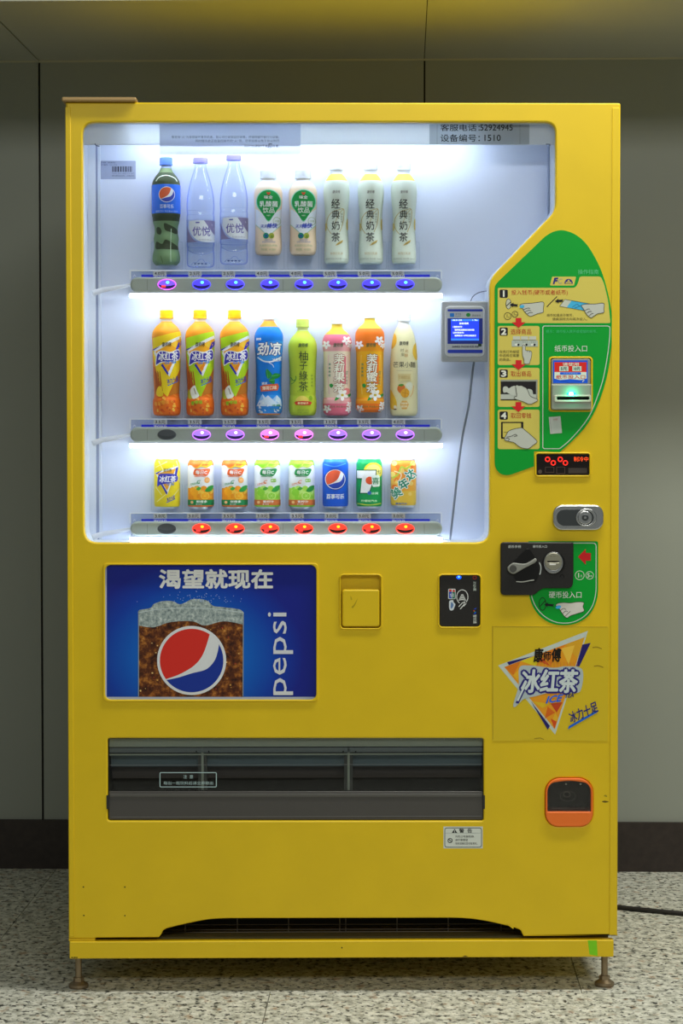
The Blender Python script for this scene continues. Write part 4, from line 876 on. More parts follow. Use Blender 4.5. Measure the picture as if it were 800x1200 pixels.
P.poly([(162, 722), (285.5, 720), (285, 816.6), (162, 816.6)], cola, 2)
P.poly(spl([(162, 720), (163, 715), (176, 712.5), (180, 708), (190, 704.5), (202, 704.5), (210, 708), (216, 706.5), (224, 702.5), (234, 702), (243, 704), (250, 710), (262, 711.5), (280, 714), (285.5, 718)])+spl([(285.5, 732), (262, 728), (240, 733), (225, 728), (200, 729), (180, 735), (162, 733)]), foam, 3)
P.stroke(spl([(163, 718), (190, 713.5), (225, 712.5), (260, 714.5), (284.5, 718)]), .8, '#a9b6ba', 4).stroke([(162.3, 720), (162.3, 816)], 1.0, '#7c8890', 4).stroke([(285, 720), (284.6, 816)], 1.0, '#7c8890', 4)
random.seed(3)
for k in range(70): P.ell(random.gauss(240, 22), 706-abs(random.gauss(0, 8)), .45, .45, '#8fa6cc', 4, 6)
for k in range(60):
    x, y = random.uniform(164, 283), random.uniform(732, 814); P.ell(x, y, random.uniform(.4, 1.2), random.uniform(.4, 1.2), random.choice(['#b0823c', '#8c2c1c', '#6b3a20', '#caa868']), 4, 8)
P.ell(224.5, 774, 40.5, 40.5, '#c8ccd0', 5, 48); globe(P, 224.5, 774, 40, '#bc2a22', '#172f86', '#c2c6ca', 6)
P.text('渴望就现在', 253, 678.5, 21.5, '#cfd4da', 5, 132, .035)
P.text('pepsi', 328.5, 766, 29.5, '#b9bec6', 5, 97, 0, rot_=-90)
P.flat('poster_print', post)

# ---- change / return flap button
mb = MB(); mb.pbox(397.5, 672.5, 447.5, 737.5, .016, .0195, yellow); bk = mb.build('button_recess', VM)
plate('push_flap', rrect(400.8, 690.8, 444.6, 734.3, 3), [], -.002, .016, yellow, VM, .003, 0, 3)
Print(-.002).poly(spl([(412, 711), (415, 708), (419, 701), (416, 709), (413, 712.5)], True), '#9a8414').poly(spl([(410.5, 698), (412.5, 702), (411, 703)], True), '#a48e16').pieces('scuff_mark', VM)

# ---- card reader
cr_ = plate('card_reader', rrect(514.8, 674.3, 562.2, 734.2, 4), [], .001, .016, black, VM, .001, 0, 2, 'black contactless card reader plate')
P = Print(.001)
P.ell(537.5, 676.6, 3.0, 2.2, 'e1.6:#0a50ff', 2, 16).ell(537.5, 676, 1.3, 1.0, 'e2:#60b0ff', 3, 12)
P.rect(525, 690, 533.6, 702, '#b9bdbf', 2, 1).rect(526, 690.8, 529, 693.2, '#b02218', 3).rect(530.3, 691.2, 532.8, 693.6, '#b02218', 3).rect(525.9, 693.4, 529.2, 701.2, '#1c3c9a', 3).rect(529.6, 693.8, 532.9, 701.4, '#14604a', 3).text('银', 529.4, 697.6, 4.4, '#c9cdd0', 4)
P.poly(spl([(528.5, 703.3), (530.6, 703.4), (531.5, 706), (533.3, 708), (532.3, 711.5), (530.8, 714.8), (527.8, 715.3), (526.2, 713), (526, 708), (526.3, 704.5)], True), '#b4bcc2', 2).poly(spl([(528.3, 706), (530, 706.4), (531.2, 709), (530, 712), (528, 712.6)], True), '#54719a', 3)
P.stroke(ell(541.5, 699.5, 6.6, 8.3, 24, 120, 408), .8, '#c4c8c6', 2)
for k, w in enumerate((3, 5.0, 7, 8.6)): P.stroke(spl([(541.5-w/2, 697.5+k*1.9), (541.5, 696.9+k*1.9), (541.5+w/2, 697.5+k*1.9)]), 1.0, '#c4c8c6', 2)
P.stroke([(537.3, 711), (541.5, 706.5), (544.5, 705), (543, 709), (539, 713.8)], .9, '#c4c8c6', 2).stroke([(546, 707), (543, 710.5)], .9, '#c4c8c6', 2)
P.stroke(ell(556, 676.8, 2, 1.9, 14), .9, '#8c2420', 2, True).text('ZQ5星', 556, 687, 3.4, '#a9b4ae', 2, 11, .02, rot_=90)
P.poly([(554.5, 714), (558.5, 712), (557, 714)], '#1646c8', 2).poly([(554.5, 719.5), (557.5, 716.5), (557.5, 719)], '#1646c8', 2).ell(555.2, 715.8, 1, .8, '#b03020', 2, 8).ell(556, 717, 1, .6, '#148a50', 3, 8)
P.text('智付通', 556.3, 725.5, 4, '#aab0ac', 2, 10, .03, rot_=90)
P.flat('reader_print', cr_)

# ---- green instruction panel
G = spl([(655.5, 530), (672, 515), (688, 497), (702, 470), (712, 436), (716.5, 400), (717, 375), (713.5, 350), (706, 322), (697, 302), (686, 285), (674, 275), (663, 270.6), (655, 270), (646, 272.5), (638, 277.5)])
green_ol = G+[(584, 329.5)]+spl([(582, 331.8), (580, 335), (579.3, 340)])+spl([(579.3, 540), (580.5, 548), (585.5, 554.5), (592.5, 556.8), (599, 556)])+[(625.5, 546.5), (625.5, 528.8), (640, 528.8)]
gp_m = ink('#00892a')
gp = plate('instruction_panel', green_ol, [rrect(642.4, 417.6, 694.4, 482.7, 4)], -.0012, .0002, gp_m, VM, 0, 0, label='green instruction panel with four numbered steps')
CRM, RED, GRY, BLK, HND, TQ = '#b9ac50', '#a01a1e', '#a5aba3', '#17151c', '#a9ada4', '#3a9cc4'
P = Print(-.0012)
P.poly(rcorner([(583, 337.3), (674, 337.3), (677.2, 331.5), (679, 324), (703.5, 324), (707.5, 332), (712.5, 353), (715, 378.6), (583, 378.6)], [2, 3, 3, 2.5, 2.5, 6, 6, 2, 2]), CRM, 1)
for y0, y1 in ((382, 427.8), (431, 476.8), (480, 526.3)): P.rect(583, y0, 632, y1, CRM, 1, 2.4)
P.poly(rcorner([(646.7, 324.2), (674.8, 324.2), (672.4, 334.6), (644.2, 334.6)], 1.2), CRM, 1)
P.text('F', 650.8, 329.2, 6.8, '#1f2470', 3, 5.6, .05, .25).text('C', 656.3, 329.4, 6, '#7e8a88', 3, 5, 0, .2)
P.poly(ell(666, 332.3, 4.9, 5.6, 12, 180, 360), '#1f2470', 3).rect(662.6, 330.6, 669.4, 331.9, CRM, 4).poly([(664.2, 330), (666, 327.6), (667.8, 330)], CRM, 4)
P.text('操作指南', 689, 318.6, 5.6, '#58b07c', 3, 24)
for n, y0 in (('1', 339.4), ('2', 383.8), ('3', 433), ('4', 482.2)):
    P.rect(585.2, y0, 594.8, y0+9.6, BLK, 2, 1.6).text(n, 590, y0+4.8, 6.8, '#c8cac0', 3, 5.4 if n != '1' else None, .05)
P.text('投入钱币(硬币或者纸币)', 632, 343, 6.6, RED, 3, 66, .004)
for t, y in (('选择商品', 388.6), ('取出商品', 438), ('取回零钱', 487)): P.text(t, 610.3, y, 6.4, RED, 3, 24, .004)
def arrow(x, y): P.poly([(x-3.4, y), (x+3.4, y), (x+3.4, y+5), (x+8.4, y+5), (x, y+11.6), (x-8.4, y+5), (x-3.4, y+5)], '#b81e22', 5)
arrow(607.4, 372.6); arrow(607.4, 422); arrow(607.2, 471.2)
def hand(P, pts, lines=(), c=None, l=3, w=.55):
    q = spl(pts, True, 4); P.poly(q, c or HND, l); P.stroke(q, w, '#26241e', l+1, True)
    for s_ in lines: P.stroke(spl(s_), w, '#26241e', l+2)
# step 1: coin slot, coin hand, bank note hand
P.ell(595.6, 356.2, 3.4, 6.2, BLK, 2).ell(595.6, 356.2, 2.8, 5.6, '#a9ac98', 3).stroke([(592.8, 358.8), (598.6, 353.6)], .9, BLK, 4)
def barrow(x0, y0, x1, y1, P=P):
    d = (Vector((x1, y1))-Vector((x0, y0))); L_ = d.length; d.normalize(); n = Vector((-d.y, d.x)); a = Vector((x0, y0)); b = Vector((x1, y1))
    P.poly([tuple(v) for v in (b, b-d*4.6+n*3.0, b-d*4+n*1.3, a+d*1.2+n*1.3, a+n*1.9, a+d*1.2, a-n*1.9, a+d*1.2-n*1.3, b-d*4-n*1.3, b-d*4.6-n*3.0)], BLK, 5)
barrow(607, 358, 597, 357)
hand(P, [(609, 358), (612, 356), (622, 355.3), (629, 354.4), (636.6, 354.2), (636.4, 362), (636, 366), (630, 367.5), (625, 369.5), (620.5, 370.6), (616, 367), (612.5, 362.5)], ([(613, 363), (618, 361), (621, 361.5)], [(615, 365.5), (619, 363.6), (622, 364)], [(617.5, 368), (621, 366.2), (624, 366.4)]))
P.poly(rot(ell(611.4, 359.2, 3, 1.7, 14), 611.4, 359.2, -12), TQ, 7)
P.stroke(ell(594.7, 370.4, 4.1, 4.1, 18), .6, BLK, 3, True).stroke(ell(603.2, 368.2, 3.5, 3.5, 18), .6, BLK, 3, True)
P.text('1', 594, 370.2, 3.8, BLK, 3).text('元', 596.2, 371.6, 1.8, BLK, 3).text('5', 602.4, 368, 3, BLK, 3).text('角', 604.6, 369, 1.7, BLK, 3)
P.stroke([(640.4, 359.6), (652.4, 347.4)], 1.0, BLK, 3); barrow(660, 352.2, 650, 353)
bill = [(655.4, 358.8), (661.6, 350.8), (691, 356), (684, 364)]
P.poly(bill, TQ, 2).poly([(655.4, 358.8), (661.6, 350.8), (669.5, 352.2), (663.8, 360.3)], '#aeb2a4', 3).stroke(bill, .45, '#26241e', 4, True)
P.stroke([(670, 360), (676, 356), (679, 359)], .5, '#2a6c94', 4).stroke([(673, 361), (682, 357.5)], .5, '#2a6c94', 4)
hand(P, [(681, 358), (686, 356.4), (697, 356.2), (707, 355.4), (707.2, 362), (707, 366.2), (700, 367.6), (695.5, 370.5), (692, 372.2), (687.5, 369), (684.5, 364), (682.5, 360.6)], ([(685, 364), (689, 362), (691, 362.4)], [(687, 367), (691, 364.8), (693, 365.2)], [(690, 370), (693.5, 367.4), (695, 367.6)]), l=5)
P.text('纸币如遇退币情况，', 656, 369.4, 3.4, '#34301c', 3, 31).text('请换调转方向再次投入。', 667.5, 373.9, 3.4, '#34301c', 3, 41)
# step 2: buttons and pointing finger
for x0 in (600.8, 610.2, 619.6): P.rect(x0, 394, x0+8.4, 398.4, '#aeb2a6', 3).stroke([(x0, 398.5), (x0+8.4, 398.5)], .5, '#4a4a3c', 4)
P.rect(599.4, 399, 630, 406.2, '#9aa49c', 3)
for x0 in (605.8, 615.2, 624.6):
    P.ell(x0-.8, 404, 2.4, 1.4, '#c2c6bc', 4, 12).ell(x0+1.4, 404, 1.3, 1.3, BLK, 5, 10)
    for k in (-2, 0, 2): P.stroke([(x0+k, 401.6), (x0+k*1.2, 400.2)], .35, '#55604e', 4)
hand(P, [(612, 405.8), (613.6, 403.8), (615.2, 405.8), (615.6, 410.4), (619, 410.8), (622.6, 412.4), (622.4, 418), (620.8, 423.5), (620, 426), (614.4, 426.2), (613.6, 421), (612, 416)], ([(617.6, 411), (617.8, 412.8)], [(620, 411.6), (620.2, 413.2)]), l=6, w=.45)
for t, x, y, w in (('在亮灯的按钮', 596.6, 412.2, 23), ('中选择您需要', 596.6, 416.6, 23), ('的商品。', 591.6, 421.4, 13)): P.text(t, x, y, 3.5, '#34301c', 3, w)
# step 3: hand lifting a bottle out of the hatch
P.rect(586.4, 445, 629.6, 447.2, '#84887e', 2).rect(586.4, 447, 627.8, 462, '#1c1a1c', 2).rect(627.8, 445.6, 629.6, 468, '#84887e', 3).rect(586.4, 462, 628, 467.8, '#a2a8a0', 2).rect(586.4, 467.8, 606, 469, BLK, 3)
P.poly(spl([(589, 457.5), (589.8, 453.4), (593.6, 453), (596, 455), (600, 452.8), (604, 453), (606, 463), (601.5, 463.6), (596, 461.2), (593.4, 459.8), (590.2, 460.2)], True), '#a9aea6', 4).poly(spl([(617, 457), (621, 456), (623.6, 458), (624, 464), (620, 466)], True), '#a2a8a0', 4)
hand(P, [(603.8, 453.2), (605.4, 451.2), (607.8, 452), (610.6, 451.8), (613.4, 453.2), (616.6, 455), (619, 459.5), (621.6, 464.5), (630, 468.4), (626, 471.6), (620, 473.6), (612, 470.4), (603, 467.4), (602.6, 465.2), (605.4, 463.6)], ([(605.4, 463.4), (604.6, 458), (604, 453.6)],), l=6)
# step 4: hand in the change tray
P.stroke([(588.2, 514), (588.2, 495), (612, 495)], 1.3, BLK, 3).stroke([(587.4, 494.4), (587.4, 513)], 1.0, BLK, 3).rect(610.4, 494.4, 613, 503, BLK, 3).rect(587, 512.4, 591, 514, BLK, 3).stroke([(590, 506.4), (596, 506.4)], .5, '#54502c', 3)
hand(P, [(590.8, 513.6), (592.6, 510.4), (595.4, 505.6), (601, 503), (607, 501.8), (611.4, 501.4), (616, 505), (623, 511), (629, 517.4), (624, 522), (619, 525.6), (612, 525), (607, 522.6), (602, 518.6), (596, 517.2), (591.6, 516)], ([(593.5, 512), (598, 511.4), (600.5, 510.4), (603.4, 509), (605.6, 510.4), (602, 511.6)], [(592, 514.4), (594, 513.2), (596.6, 514.6), (595, 516.4)]), l=6)
# right-hand sub panel
P.stroke(spl([(637.5, 382), (675, 382), (712, 382)])+spl([(713.6, 382.8), (714.4, 385), (713.8, 398), (711.4, 418), (706.4, 444), (700, 464), (691, 486), (679, 503), (666, 517), (656.5, 525)])+[(655, 525.8), (637.5, 525.8), (635.8, 524.4), (635.8, 383.6)], .95, '#b4b9b0', 2, True)
P.text('提示：请币投入展开或褶皱的纸币。', 669.5, 388.4, 3.8, '#3aa86c', 3, 60)
P.text('纸币投入口', 668.6, 408.4, 7.6, '#c3c8c2', 3, 38, .006)
P.flat('panel_print', gp)
Q = Print(-.0012)                               # little tilted sticker
Q.poly(rot(rrect(643.6, 488.2, 657.4, 508, 0), 650.5, 498, -5), '#a9aea8', 4).stroke(rot([(644.6, 489.6), (645.4, 506.6)], 650.5, 498, -5), .4, '#8a8f8a', 5)
Q.text('扫码', 650.6, 491.6, 2.4, '#a06a60', 5, rot_=-5)
Q.flat('small_sticker', gp, 'small pale sticker stuck on askew')

# ---- bill acceptor
grey_b = mat('acceptor_grey', lin('#9ba093'), .45); ba = plate('bill_acceptor', rrect(645.4, 420.6, 691.4, 451, [3, 3, 0, 0]), [], -.004, .018, mat('acceptor_bezel', lin('#8c918a'), .4), VM, .0015, 0, 2, 'grey banknote acceptor with red and blue sticker and green light')
plate('acceptor_mouth', rrect(645.2, 450.4, 692, 480.2, [1, 1, 2, 2]), [rrect(650.4, 464.6, 690.6, 469.2, 1.5)], -.012, .016, grey_b, ba, .0025, 0, 3)
plate('mouth_lip', rrect(648.4, 463, 691.4, 471.4, 2), [rrect(651.4, 465, 689.4, 468.8, 1.2)], -.0145, -.008, mat('lip_ivory', lin('#c9cab8'), .4), ba, .0012, 0, 2)
MB().pbox(649, 463.5, 691, 470, .004, .008, mat('slot_dark', lin('#0d2018'), .6)).build('slot_void', ba)
P = Print(-.004)
P.rect(647.8, 422.3, 688.4, 449, '#1450c8', 1).rect(649.4, 424.4, 687, 436, '#c2241c', 2).poly([(649.4, 436), (687, 436), (687, 443.6), (668.6, 448.6), (649.4, 443.6)], '#c3c7bd', 2)
P.text('请使用', 668.4, 426.9, 3.9, '#d0c8b8', 3, 19, .02)
for x0, t in ((655.2, '5元'), (670.4, '10元')): P.rect(x0, 429.2, x0+10.6, 434.9, '#b8c8bc', 3).text(t, x0+5.3, 432.1, 3.9, '#14181c', 4, 7.6, .03)
P.rect(655.8, 436.2, 680.4, 439, '#1450c8', 3, 1.3).text('只收平整纸币', 668.2, 437.6, 1.9, '#7aa0d8', 4, 17)
P.text('纸币投入口', 668.4, 441.7, 4.6, '#c2241c', 3, 34, .02).poly([(656, 445.4), (668.4, 444.2), (680.8, 445.4), (668.4, 448.8)], '#1450c8', 3).text('F', 683.4, 446.6, 2.6, '#c3c7bd', 4, 2.6, .04, .4)
P.flat('acceptor_sticker', ba)
P = Print(-.012); P.ell(669, 461.6, 2.7, 2.2, 'e6:#c8fff0', 3, 16).ell(669, 461.4, 5.6, 1.6, 'e1.6:#00e090', 2, 18).flat('green_led', ba)
gl = bpy.data.lights.new('green_led_glow', 'POINT'); gl.energy = .035; gl.color = (0, 1, .5); gl.shadow_soft_size = .004
go = bpy.data.objects.new('green_led_glow', gl); COL.objects.link(go); x, z = U(669, 461.6); go.location = (x, -.022, z)

# ---- red display
dp = plate('digit_display', rrect(627.6, 531.4, 690.8, 557.6, 1), [], .003, .012, mat('display_black', lin('#1c1412'), .25), VM, 0, 0, label='small black display with red lit digits')
P = Print(.003); r1 = 'e1.6:#ff2418'
for x, y in ((641.4, 538.2), (648, 542.4), (656.2, 538.2), (662.2, 542.4)): P.stroke(ell(x, y, 2.5, 2.5, 16), 1.2, r1, 2, True)
P.text('制冷中', 680.6, 538, 5.6, 'e1.6:#ff4a14', 2, 17, .008)
P.stroke(rrect(638.8, 547.4, 648.8, 553.4, 0), .6, '#4a3c38', 1, True).stroke(rrect(652, 547.4, 661.6, 555, 0), .6, '#4a3c38', 1, True).rect(665.6, 548.4, 687.6, 554.4, '#3a3432', 1).ell(632.6, 552.6, 2.4, 2.4, '#4a423e', 1, 14)
P.flat('lit_digits', dp)

# ---- chrome lock
lk = plate('lock_plate', rrect(647.2, 591.4, 706.6, 621.2, 11, 8), [], -.008, .0004, steel, VM, .003, 0, 4, 'chrome lock escutcheon with round key cylinder')
plate('lock_slot', rrect(651.6, 596.8, 698.4, 616, 9, 8), [], -.0085, -.0075, mat('dark_steel', (.10, .11, .115, 1), .35, 1), lk, .0003, 0, 2)
plate('lock_ring', ell(686, 606.4, 12.2, 10.6, 30), [ell(685.4, 606.4, 9, 8.6, 26)], -.011, -.008, steel, lk, .0012, 0, 3)
plate('lock_cylinder', ell(684.6, 606.4, 8.2, 7.9, 28), [], -.0125, -.008, steel, lk, .0015, 0, 3)
plate('lock_core', ell(684.6, 606.4, 3.9, 3.8, 20), [], -.0145, -.012, mat('dark_steel'), lk, .0008, 0, 2)
plate('key_pin', ell(684.6, 606.4, 1.5, 1.5, 12), [], -.0155, -.014, steel, lk, .0004, 0, 1)

# ---- coin slot with lever on its green sticker
gs = plate('coin_sticker', spl([(619, 690), (620.4, 700), (625, 712.5), (634, 723.5), (646, 730.4), (660, 732.6), (674, 730.6), (687, 723.5), (695, 713), (699.4, 701), (700.6, 690)])+rcorner([(700.6, 640), (700.6, 634.2), (660, 634.2)], [0, 5, 0])+[(619, 634.2)], [], -.0010, .0002, gp_m, VM, 0, 0, label='green coin slot sticker with pointing hand')
P = Print(-.001)
P.stroke(spl([(621.8, 694), (624, 703), (629, 713), (637, 721.6), (648, 728), (660, 730.2), (673, 728.4), (685, 721.5), (693, 711.5), (697, 700), (698.2, 690)])+rcorner([(698.2, 645), (698.2, 636.4), (668, 636.4)], [0, 4, 0]), .95, '#b4b9b0', 2)
P.poly([(677, 652.4), (686, 643.2), (686, 648), (692, 648), (692, 657), (686, 657), (686, 661.6)], '#b01c20', 3)
for cx, cy, r, t, u in ((679, 674.2, 5.2, '1', '元'), (690.6, 674.2, 4.5, '5', '角')): P.stroke(ell(cx, cy, r, r, 22), .7, '#b4c2b0', 3, True).text(t, cx-1.3, cy, r*1.05, '#c0c6bc', 3, None, .02).text(u, cx+1.7, cy+.8, r*.5, '#c0c6bc', 3)
P.text('硬币投入口', 662, 697, 7.8, '#c3c8c2', 3, 38, .006)
P.stroke(ell(635.4, 707.8, 4, 7.4, 24), .8, BLK, 3, True).stroke([(632.6, 710.6), (638.4, 704.2)], .9, BLK, 3)
barrow(649, 709.6, 637.4, 708.4, P)
hand(P, [(651, 709.6), (653, 707.2), (660, 706.2), (668, 706.6), (676, 705.4), (683.6, 706), (682.8, 711), (684, 716), (676, 719), (668, 721.6), (664.4, 724), (661, 722), (657, 716.6), (654, 711.6)], ([(656, 716), (660, 713), (663, 714.4)], [(659, 719), (662.6, 716), (665, 717)], [(662, 722), (665.6, 718.6), (668, 716.4)]), '#bdbcb4')
P.poly(rot(ell(654, 711.4, 3.4, 1.9, 14), 654, 711.4, -12), '#3a9ee0', 8).flat('coin_print', gs)
cm = plate('coin_mechanism', rcorner([(586, 635.2), (671.2, 635.2), (671.2, 677), (670, 689), (634, 689), (625, 697.2), (586, 697.2)], [4, 2, 9, 12, 5, 4, 5], 5), [], -.010, .0004, black, VM, .002, 0, 3, 'black coin slot panel with grey return lever')
BLK2 = mat('black_gloss', lin('#0e0d0d'), .3)
plate('lever_recess', rcorner([(594.5, 664), (616, 642.6), (620, 642.6), (630.4, 660), (631, 672), (627, 682.4), (605, 682.4)], 3), [], -.0112, -.0095, BLK2, cm, .0006, 0, 2)
lev = spl([(595, 663), (600, 659.2), (607, 659.8), (614, 660), (620, 657.4), (626, 653.8), (627.6, 656), (626, 658.4), (619, 662.4), (612, 666), (606, 669.6), (600.5, 672), (595.4, 669.6), (593.8, 666)], True, 4)
plate('return_lever', lev, [], -.020, -.011, mat('lever_grey', lin('#8b8d86'), .4), cm, .002, 0, 3)
plate('lever_pivot', ell(600, 665.6, 4.2, 4.2, 20), [], -.0212, -.019, mat('pivot_grey', lin('#4b4b48'), .4), cm, .0006, 0, 2)
plate('coin_collar', ell(648, 659.6, 13.4, 13.4, 32), [ell(647.4, 658, 10.2, 10.4, 30)], -.0125, -.009, BLK2, cm, .001, 0, 2)
plate('coin_ring', ell(647.4, 659, 11.2, 12.6, 32), [ell(647.2, 657.6, 9.9, 10.2, 30)], -.0128, -.0105, steel, cm, .0006, 0, 2)
plate('coin_face', ell(647.2, 657.6, 10, 10, 30), [rrect(640.2, 656.9, 654.2, 658.8, .8)], -.0145, -.0095, mat('coin_silver', lin('#aaa896'), .3, .7), cm, .001, 0, 3)
P = Print(-.010)
P.text('退币手柄', 602.6, 640.6, 3.4, '#bcc2c0', 2, 15, .01).text('硬币投入口', 632.4, 640.4, 3.2, '#bcc2c0', 2, 16.5, .01)
P.stroke([(618, 636.4), (669, 636.4)], .9, '#5c5a57', 2).stroke(spl([(604.5, 681.4), (612, 681.8), (620, 680.4), (625.6, 679.6)]), 1.1, '#a8aba4', 14).stroke(spl([(631.6, 659), (633.4, 664), (633, 670), (632, 673.4)]), 1.2, '#a0a8a6', 14).stroke(spl([(655.6, 676.4), (657.6, 673.6), (660.2, 674.6), (660.6, 677)]), .8, '#060505', 2)
P.flat('mechanism_print', cm)
P = Print(-.0145); P.rect(643.6, 660.4, 651, 662.2, '#d8d8cc', 1).text('•• ••', 647.4, 652, 1.4, '#6b6a58', 1, 6).flat('coin_marks', cm)

# ---- clear film sticker with the triangle artwork
film = bpy.data.materials.new('clear_film'); film.use_nodes = True
fn = film.node_tree; b_ = fn.nodes['Principled BSDF']; b_.inputs['Base Color'].default_value = (.72, .525, .012, 1); b_.inputs['Roughness'].default_value = .3
st = plate('ice_tea_sticker', [(577.6, 735.4), (593, 733.6), (640, 733.8), (713, 734.4), (711.8, 868.4), (640, 867.6), (576.6, 868.2)], [], -.0008, .0002, noisy(film, (14, 14, 14), .93, 1.05) if False else film, VM, 0, 0, label='square film sticker with orange triangle and ice tea lettering')
P = Print(-.0008); sc = .175
def Z(x, y): return (575+x*sc, 730+y*sc)
def ZP(*a): return [Z(*q) for q in a]
P.poly(ZP((48, 285), (650, 52), (430, 748)), '#a9b4ae', 1)
P.poly(ZP((90, 295), (628, 95), (428, 712)), '#c8861c', 2)
tri = [((90, 295), (200, 255), (150, 350)), ((200, 255), (340, 205), (300, 290)), ((340, 205), (500, 145), (400, 285)), ((500, 145), (628, 95), (580, 240)), ((470, 170), (560, 150), (520, 280)), ((300, 250), (350, 235), (400, 290)), ((275, 525), (400, 540), (345, 570)), ((400, 540), (480, 530), (440, 600)), ((380, 560), (430, 600), (360, 640)), ((430, 600), (450, 640), (400, 690)), ((400, 640), (440, 660), (425, 708)), ((150, 350), (200, 300), (180, 390))]
for kk, (t, c) in enumerate(zip(tri, ['#c06a18', '#c2b01e', '#c8721c', '#c09022', '#d0a83a', '#b84a1e', '#c2a01e', '#a83c1c', '#bc5a1a', '#c89a24', '#b84418', '#cc9a20'])): P.poly(ZP(*t), c, 2.5+kk*.1)
for y in range(9):
    for x in range(26): P.rect(*Z(300+x*11, 268+y*4.4 if False else 262+y*5), *Z(303.5+x*11, 264.5+y*5), '#b0503a' if x % 2 else '#b8921c', 4)
P.poly(ZP((108, 262), (285, 220), (120, 282)), '#201c5c', 3).poly(ZP((612, 145), (668, 133), (592, 290), (570, 290)), '#201c5c', 3).poly(ZP((268, 525), (395, 690), (380, 716)), '#201c5c', 4)
blob = spl(ZP((150, 545), (185, 420), (190, 300), (260, 285), (420, 300), (500, 290), (610, 310), (605, 440), (560, 470), (430, 460), (300, 490), (220, 510), (165, 560)), True)
P.poly(blob, '#9aa6a8', 5)
P.outlined('冰红茶', 575+392*sc, 730+390*sc, 150*sc, '#b4bfc0', '#24206a', 6, 375*sc, .115, .03, shear=.12)
P.poly(ZP((165, 535), (215, 420), (240, 430), (185, 540)), '#24206a', 7).poly(ZP((172, 520), (214, 430), (226, 434), (184, 524)), '#b4bfc0', 8)
P.text('康', 575+318*sc, 730+215*sc, 92*sc, '#17150e', 8, 62*sc, .03, .1).text('师', 575+377*sc, 730+222*sc, 62*sc, '#17150e', 8, 50*sc, .03, .1).text('傅', 575+438*sc, 730+215*sc, 86*sc, '#17150e', 8, 62*sc, .03, .1)
P.text('ICE', 575+425*sc, 730+508*sc, 44*sc, '#1c5cc0', 8, 120*sc, .04, .45, rot_=-8).text('TEA', 575+525*sc, 730+487*sc, 24*sc, '#1d2c60', 8, 54*sc, .03, .4, rot_=-8)
P.text('冰力十足', 575+618*sc, 730+598*sc, 72*sc, '#1c2466', 8, 205*sc, .02, .25, rot_=-24)
P.poly(ZP((515, 712), (522, 690), (712, 582), (716, 596)), '#1c58b4', 7)
for a in ((680, 165), (690, 290)): P.stroke(spl(ZP((a[0], a[1]), (a[0]+30, a[1]-4), (a[0]+62, a[1]+8))), 1.1, '#8a7418', 2)
P.stroke(ZP((10, 20), (14, 780)), .5, '#8d7a22', 2).stroke(ZP((10, 26), (780, 27)), .5, '#8d7a22', 2).stroke(ZP((290, 775), (330, 770), (355, 780)), .9, '#8a7418', 2)
P.flat('sticker_print', st)

# ---- coin return cup
org = mat('orange_plastic', lin('#ec6a22', 1.3), .4)
cc = plate('coin_return', rrect(638.8, 911.8, 694.2, 968.2, [17, 17, 15, 15]), [rcorner([(641, 951), (641, 924), (646, 917), (666, 914), (687, 917), (692, 924), (692, 951)], [1, 5, 5, 14, 5, 5, 1])], -.005, .012, org, VM, .002, 0, 3, 'orange rimmed coin return cup with dark flap')
mb = MB(); mb.pbox(639.5, 913, 693.6, 952, .045, .05, dark); mb.pbox(640, 949.6, 693, 951.5, .004, .05, mat('cup_floor', lin('#6a2c14'), .5)); mb.pbox(640, 913, 641.2, 951, .012, .048, dark); mb.pbox(692, 913, 693.2, 951, .012, .048, dark)
mb.build('return_cup', cc)
plate('return_flap', rcorner([(641, 951), (641, 924), (646, 917), (666, 914), (687, 917), (692, 924), (692, 951)], [1, 5, 5, 14, 5, 5, 1]), [], .0, .002, clear('smoked_flap', (.86, .86, .86), .03), cc, 0, 0)
P = Print(.03); P.stroke(rcorner([(645, 950), (646, 947.5), (686, 947.5), (687, 950)], 1), .9, '#b9bdb6', 1).stroke(ell(665, 933, 9, 6, 22), .7, '#4c4a44', 1, True).stroke(ell(664, 931, 4, 3, 16), .7, '#5c564c', 1, True)
for x in (663, 680): P.ell(x, 918.8, 1.3, 1, '#c0c2bc', 1, 10)
P.flat('cup_fitting', cc)

# ---- delivery hatch
hm = mat('hatch_dark', lin('#2a2827'), .5); gs1 = mat('hatch_grey', lin('#9aa094'), .45); gs2 = mat('hatch_mid', lin('#6e7476'), .4); gs3 = mat('hatch_low', lin('#4c4c49'), .45)
mb = MB(); mb.pbox(120, 859, 572, 967, .125, .13, dark, 0); mb.pbox(120, 859, 572, 864.5, .02, .125, hm, 0); mb.pbox(120, 962.5, 572, 967, .02, .125, hm, 0); mb.pbox(120, 859, 125.6, 967, .02, .125, hm, 0); mb.pbox(567, 859, 572, 967, .02, .125, hm, 0)
ht = mb.build('delivery_hatch', VM, label='dark delivery hatch behind a smoked flap')
mb = MB(); mb.pbox(127, 866, 566, 877, .020, .030, gs1, 0); mb.pbox(127, 877.4, 566, 884, .024, .034, gs2, 0); mb.pbox(127, 884.4, 566, 887, .022, .03, gs1, 0)
for px in (172, 222.5, 272.5, 365.5, 420, 470, 520.5): mb.pbox(px, 866, px+.7, 869, .0185, .02, mat('peg_pale', lin('#b9bdb2'), .4), 0)
mb.each('hatch_rail', ht)
MB().pbox(128, 887, 566, 902, .045, .06, mat('chute_blue', lin('#5a6a72'), .35), 0).build('chute_plate', ht)
MB().pbox(128, 902, 566, 918, .07, .085, mat('chute_brown', lin('#4a3f3a'), .5), 0).build('chute_plate', ht)
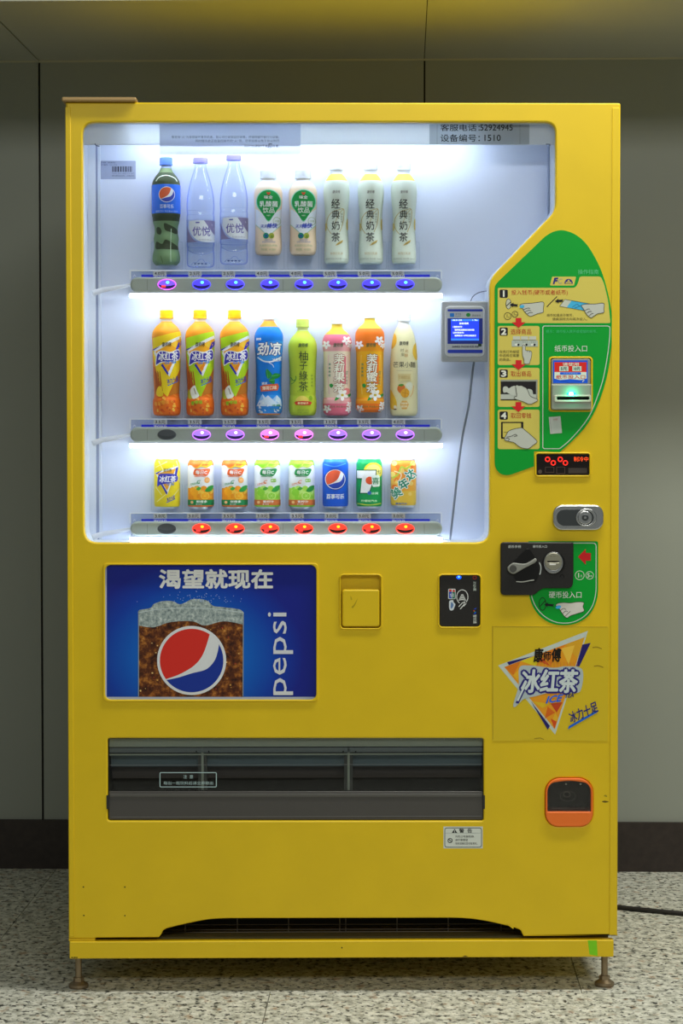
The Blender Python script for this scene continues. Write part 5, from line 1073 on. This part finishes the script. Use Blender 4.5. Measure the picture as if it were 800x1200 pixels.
for px in (236.5, 408.5):
    mb = MB(); mb.pbox(px-5, 878, px+5, 929, .030, .044, gs3, 0); mb.pbox(px-1.3, 878, px+1.3, 928, .024, .031, gs1, 0); mb.build('chute_divider', ht)
    Print(.020).ell(px-6.5, 880.6, .9, .9, '#0a0a0a', 1, 8).ell(px+8, 880.6, .9, .9, '#0a0a0a', 1, 8).pieces('divider_screw', ht)
fl = plate('hatch_flap', rrect(127, 866, 566, 929, 2), [], .010, .0125, clear('smoked_hatch', (.88, .90, .90), .022), ht, 0, 0)
plate('flap_lower', rrect(127, 928, 566.2, 961.5, 2), [], .006, .012, mat('flap_lower_grey', lin('#4d4b49'), .35), ht, .0015, 0, 2)
plate('flap_ridge', rrect(128, 930.4, 565, 934.2, .5), [], .0045, .007, mat('flap_ridge_grey', lin('#5a5956'), .3), ht, .0008, 0, 2)
mb = MB(); mb.pbox(130, 957.2, 564, 957.9, .0052, .007, mat('flap_line', lin('#77787a'), .3), 0); mb.pbox(128, 896.5, 565, 897.2, .0093, .0105, mat('flap_line', lin('#77787a'), .3), 0); mb.each('flap_edge', ht)
mb = MB(); mb.pbox(124.8, 932, 127.4, 948, -.001, .008, hm, 0); mb.pbox(565.6, 932, 568, 948, -.001, .008, hm, 0); mb.each('flap_pivot', ht)
P = Print(.010); cyn = '#9cb4b6'
P.stroke(rrect(187.4, 905.4, 253.4, 922.2, 1.2), .9, cyn, 1, True).text('注  意', 220.5, 910.2, 4.2, cyn, 1, 11.5).text('每出一瓶饮料后请立即取出', 220.6, 917.6, 3.7, cyn, 1, 58, .004)
P.flat('flap_notice', ht)

# ---- warning label
P = Print(0)
P.rect(519.4, 968.6, 565.4, 994.2, '#b9bfb8', 1).stroke(rrect(521, 970.2, 564, 992.8, 2.6), .8, '#3c4648', 2, True).stroke([(522, 976.2), (563, 976.2)], .4, '#8a9492', 2)
P.poly([(532.4, 971.4), (535.6, 976), (529.2, 976)], '#1a1c1c', 3).text('!', 532.4, 974.3, 2.6, '#b9bfb8', 4, .8, .03)
P.text('警  告', 545.4, 973.5, 4.8, '#1a1c1c', 3, 15, .02)
P.stroke(ell(527.2, 985, 2.5, 2.5, 18), .8, '#1a1c1c', 3, True).stroke([(525.4, 983.4), (529, 986.6)], .8, '#1a1c1c', 3)
for t, x, y, w in (('为防止电器短路，', 544.6, 980.2, 23), ('请不要攀登', 540.6, 984.3, 15), ('摇晃或重压自动贩卖机。', 546.4, 988.4, 26)): P.text(t, x, y, 2.7, '#1a1c1c', 3, w)
P.flat('warning_label', VM, 'small pale warning label under the hatch')

# ------------------------------------------------------------------ power cable on the floor
a, b, c = on_z(700, 1062, .006), on_z(727, 1063.5, .006), on_z(804, 1071, .006)
pts = [(U(640, 1060, .6)[0], .70, .006), (a.x, a.y+.01, .006), (b.x, b.y, .006), ((b.x+c.x)/2, (b.y+c.y)/2-.002, .006), (c.x, c.y, .006), (c.x+.5, c.y-.06, .006)]
o = MB().tube(pts, .0058, mat('black_rubber', lin('#1c1a19'), .55), 10).build('power_cable', None, 60)
tag(o, 'thin black power cable running over the granite floor to the right', 'cable')
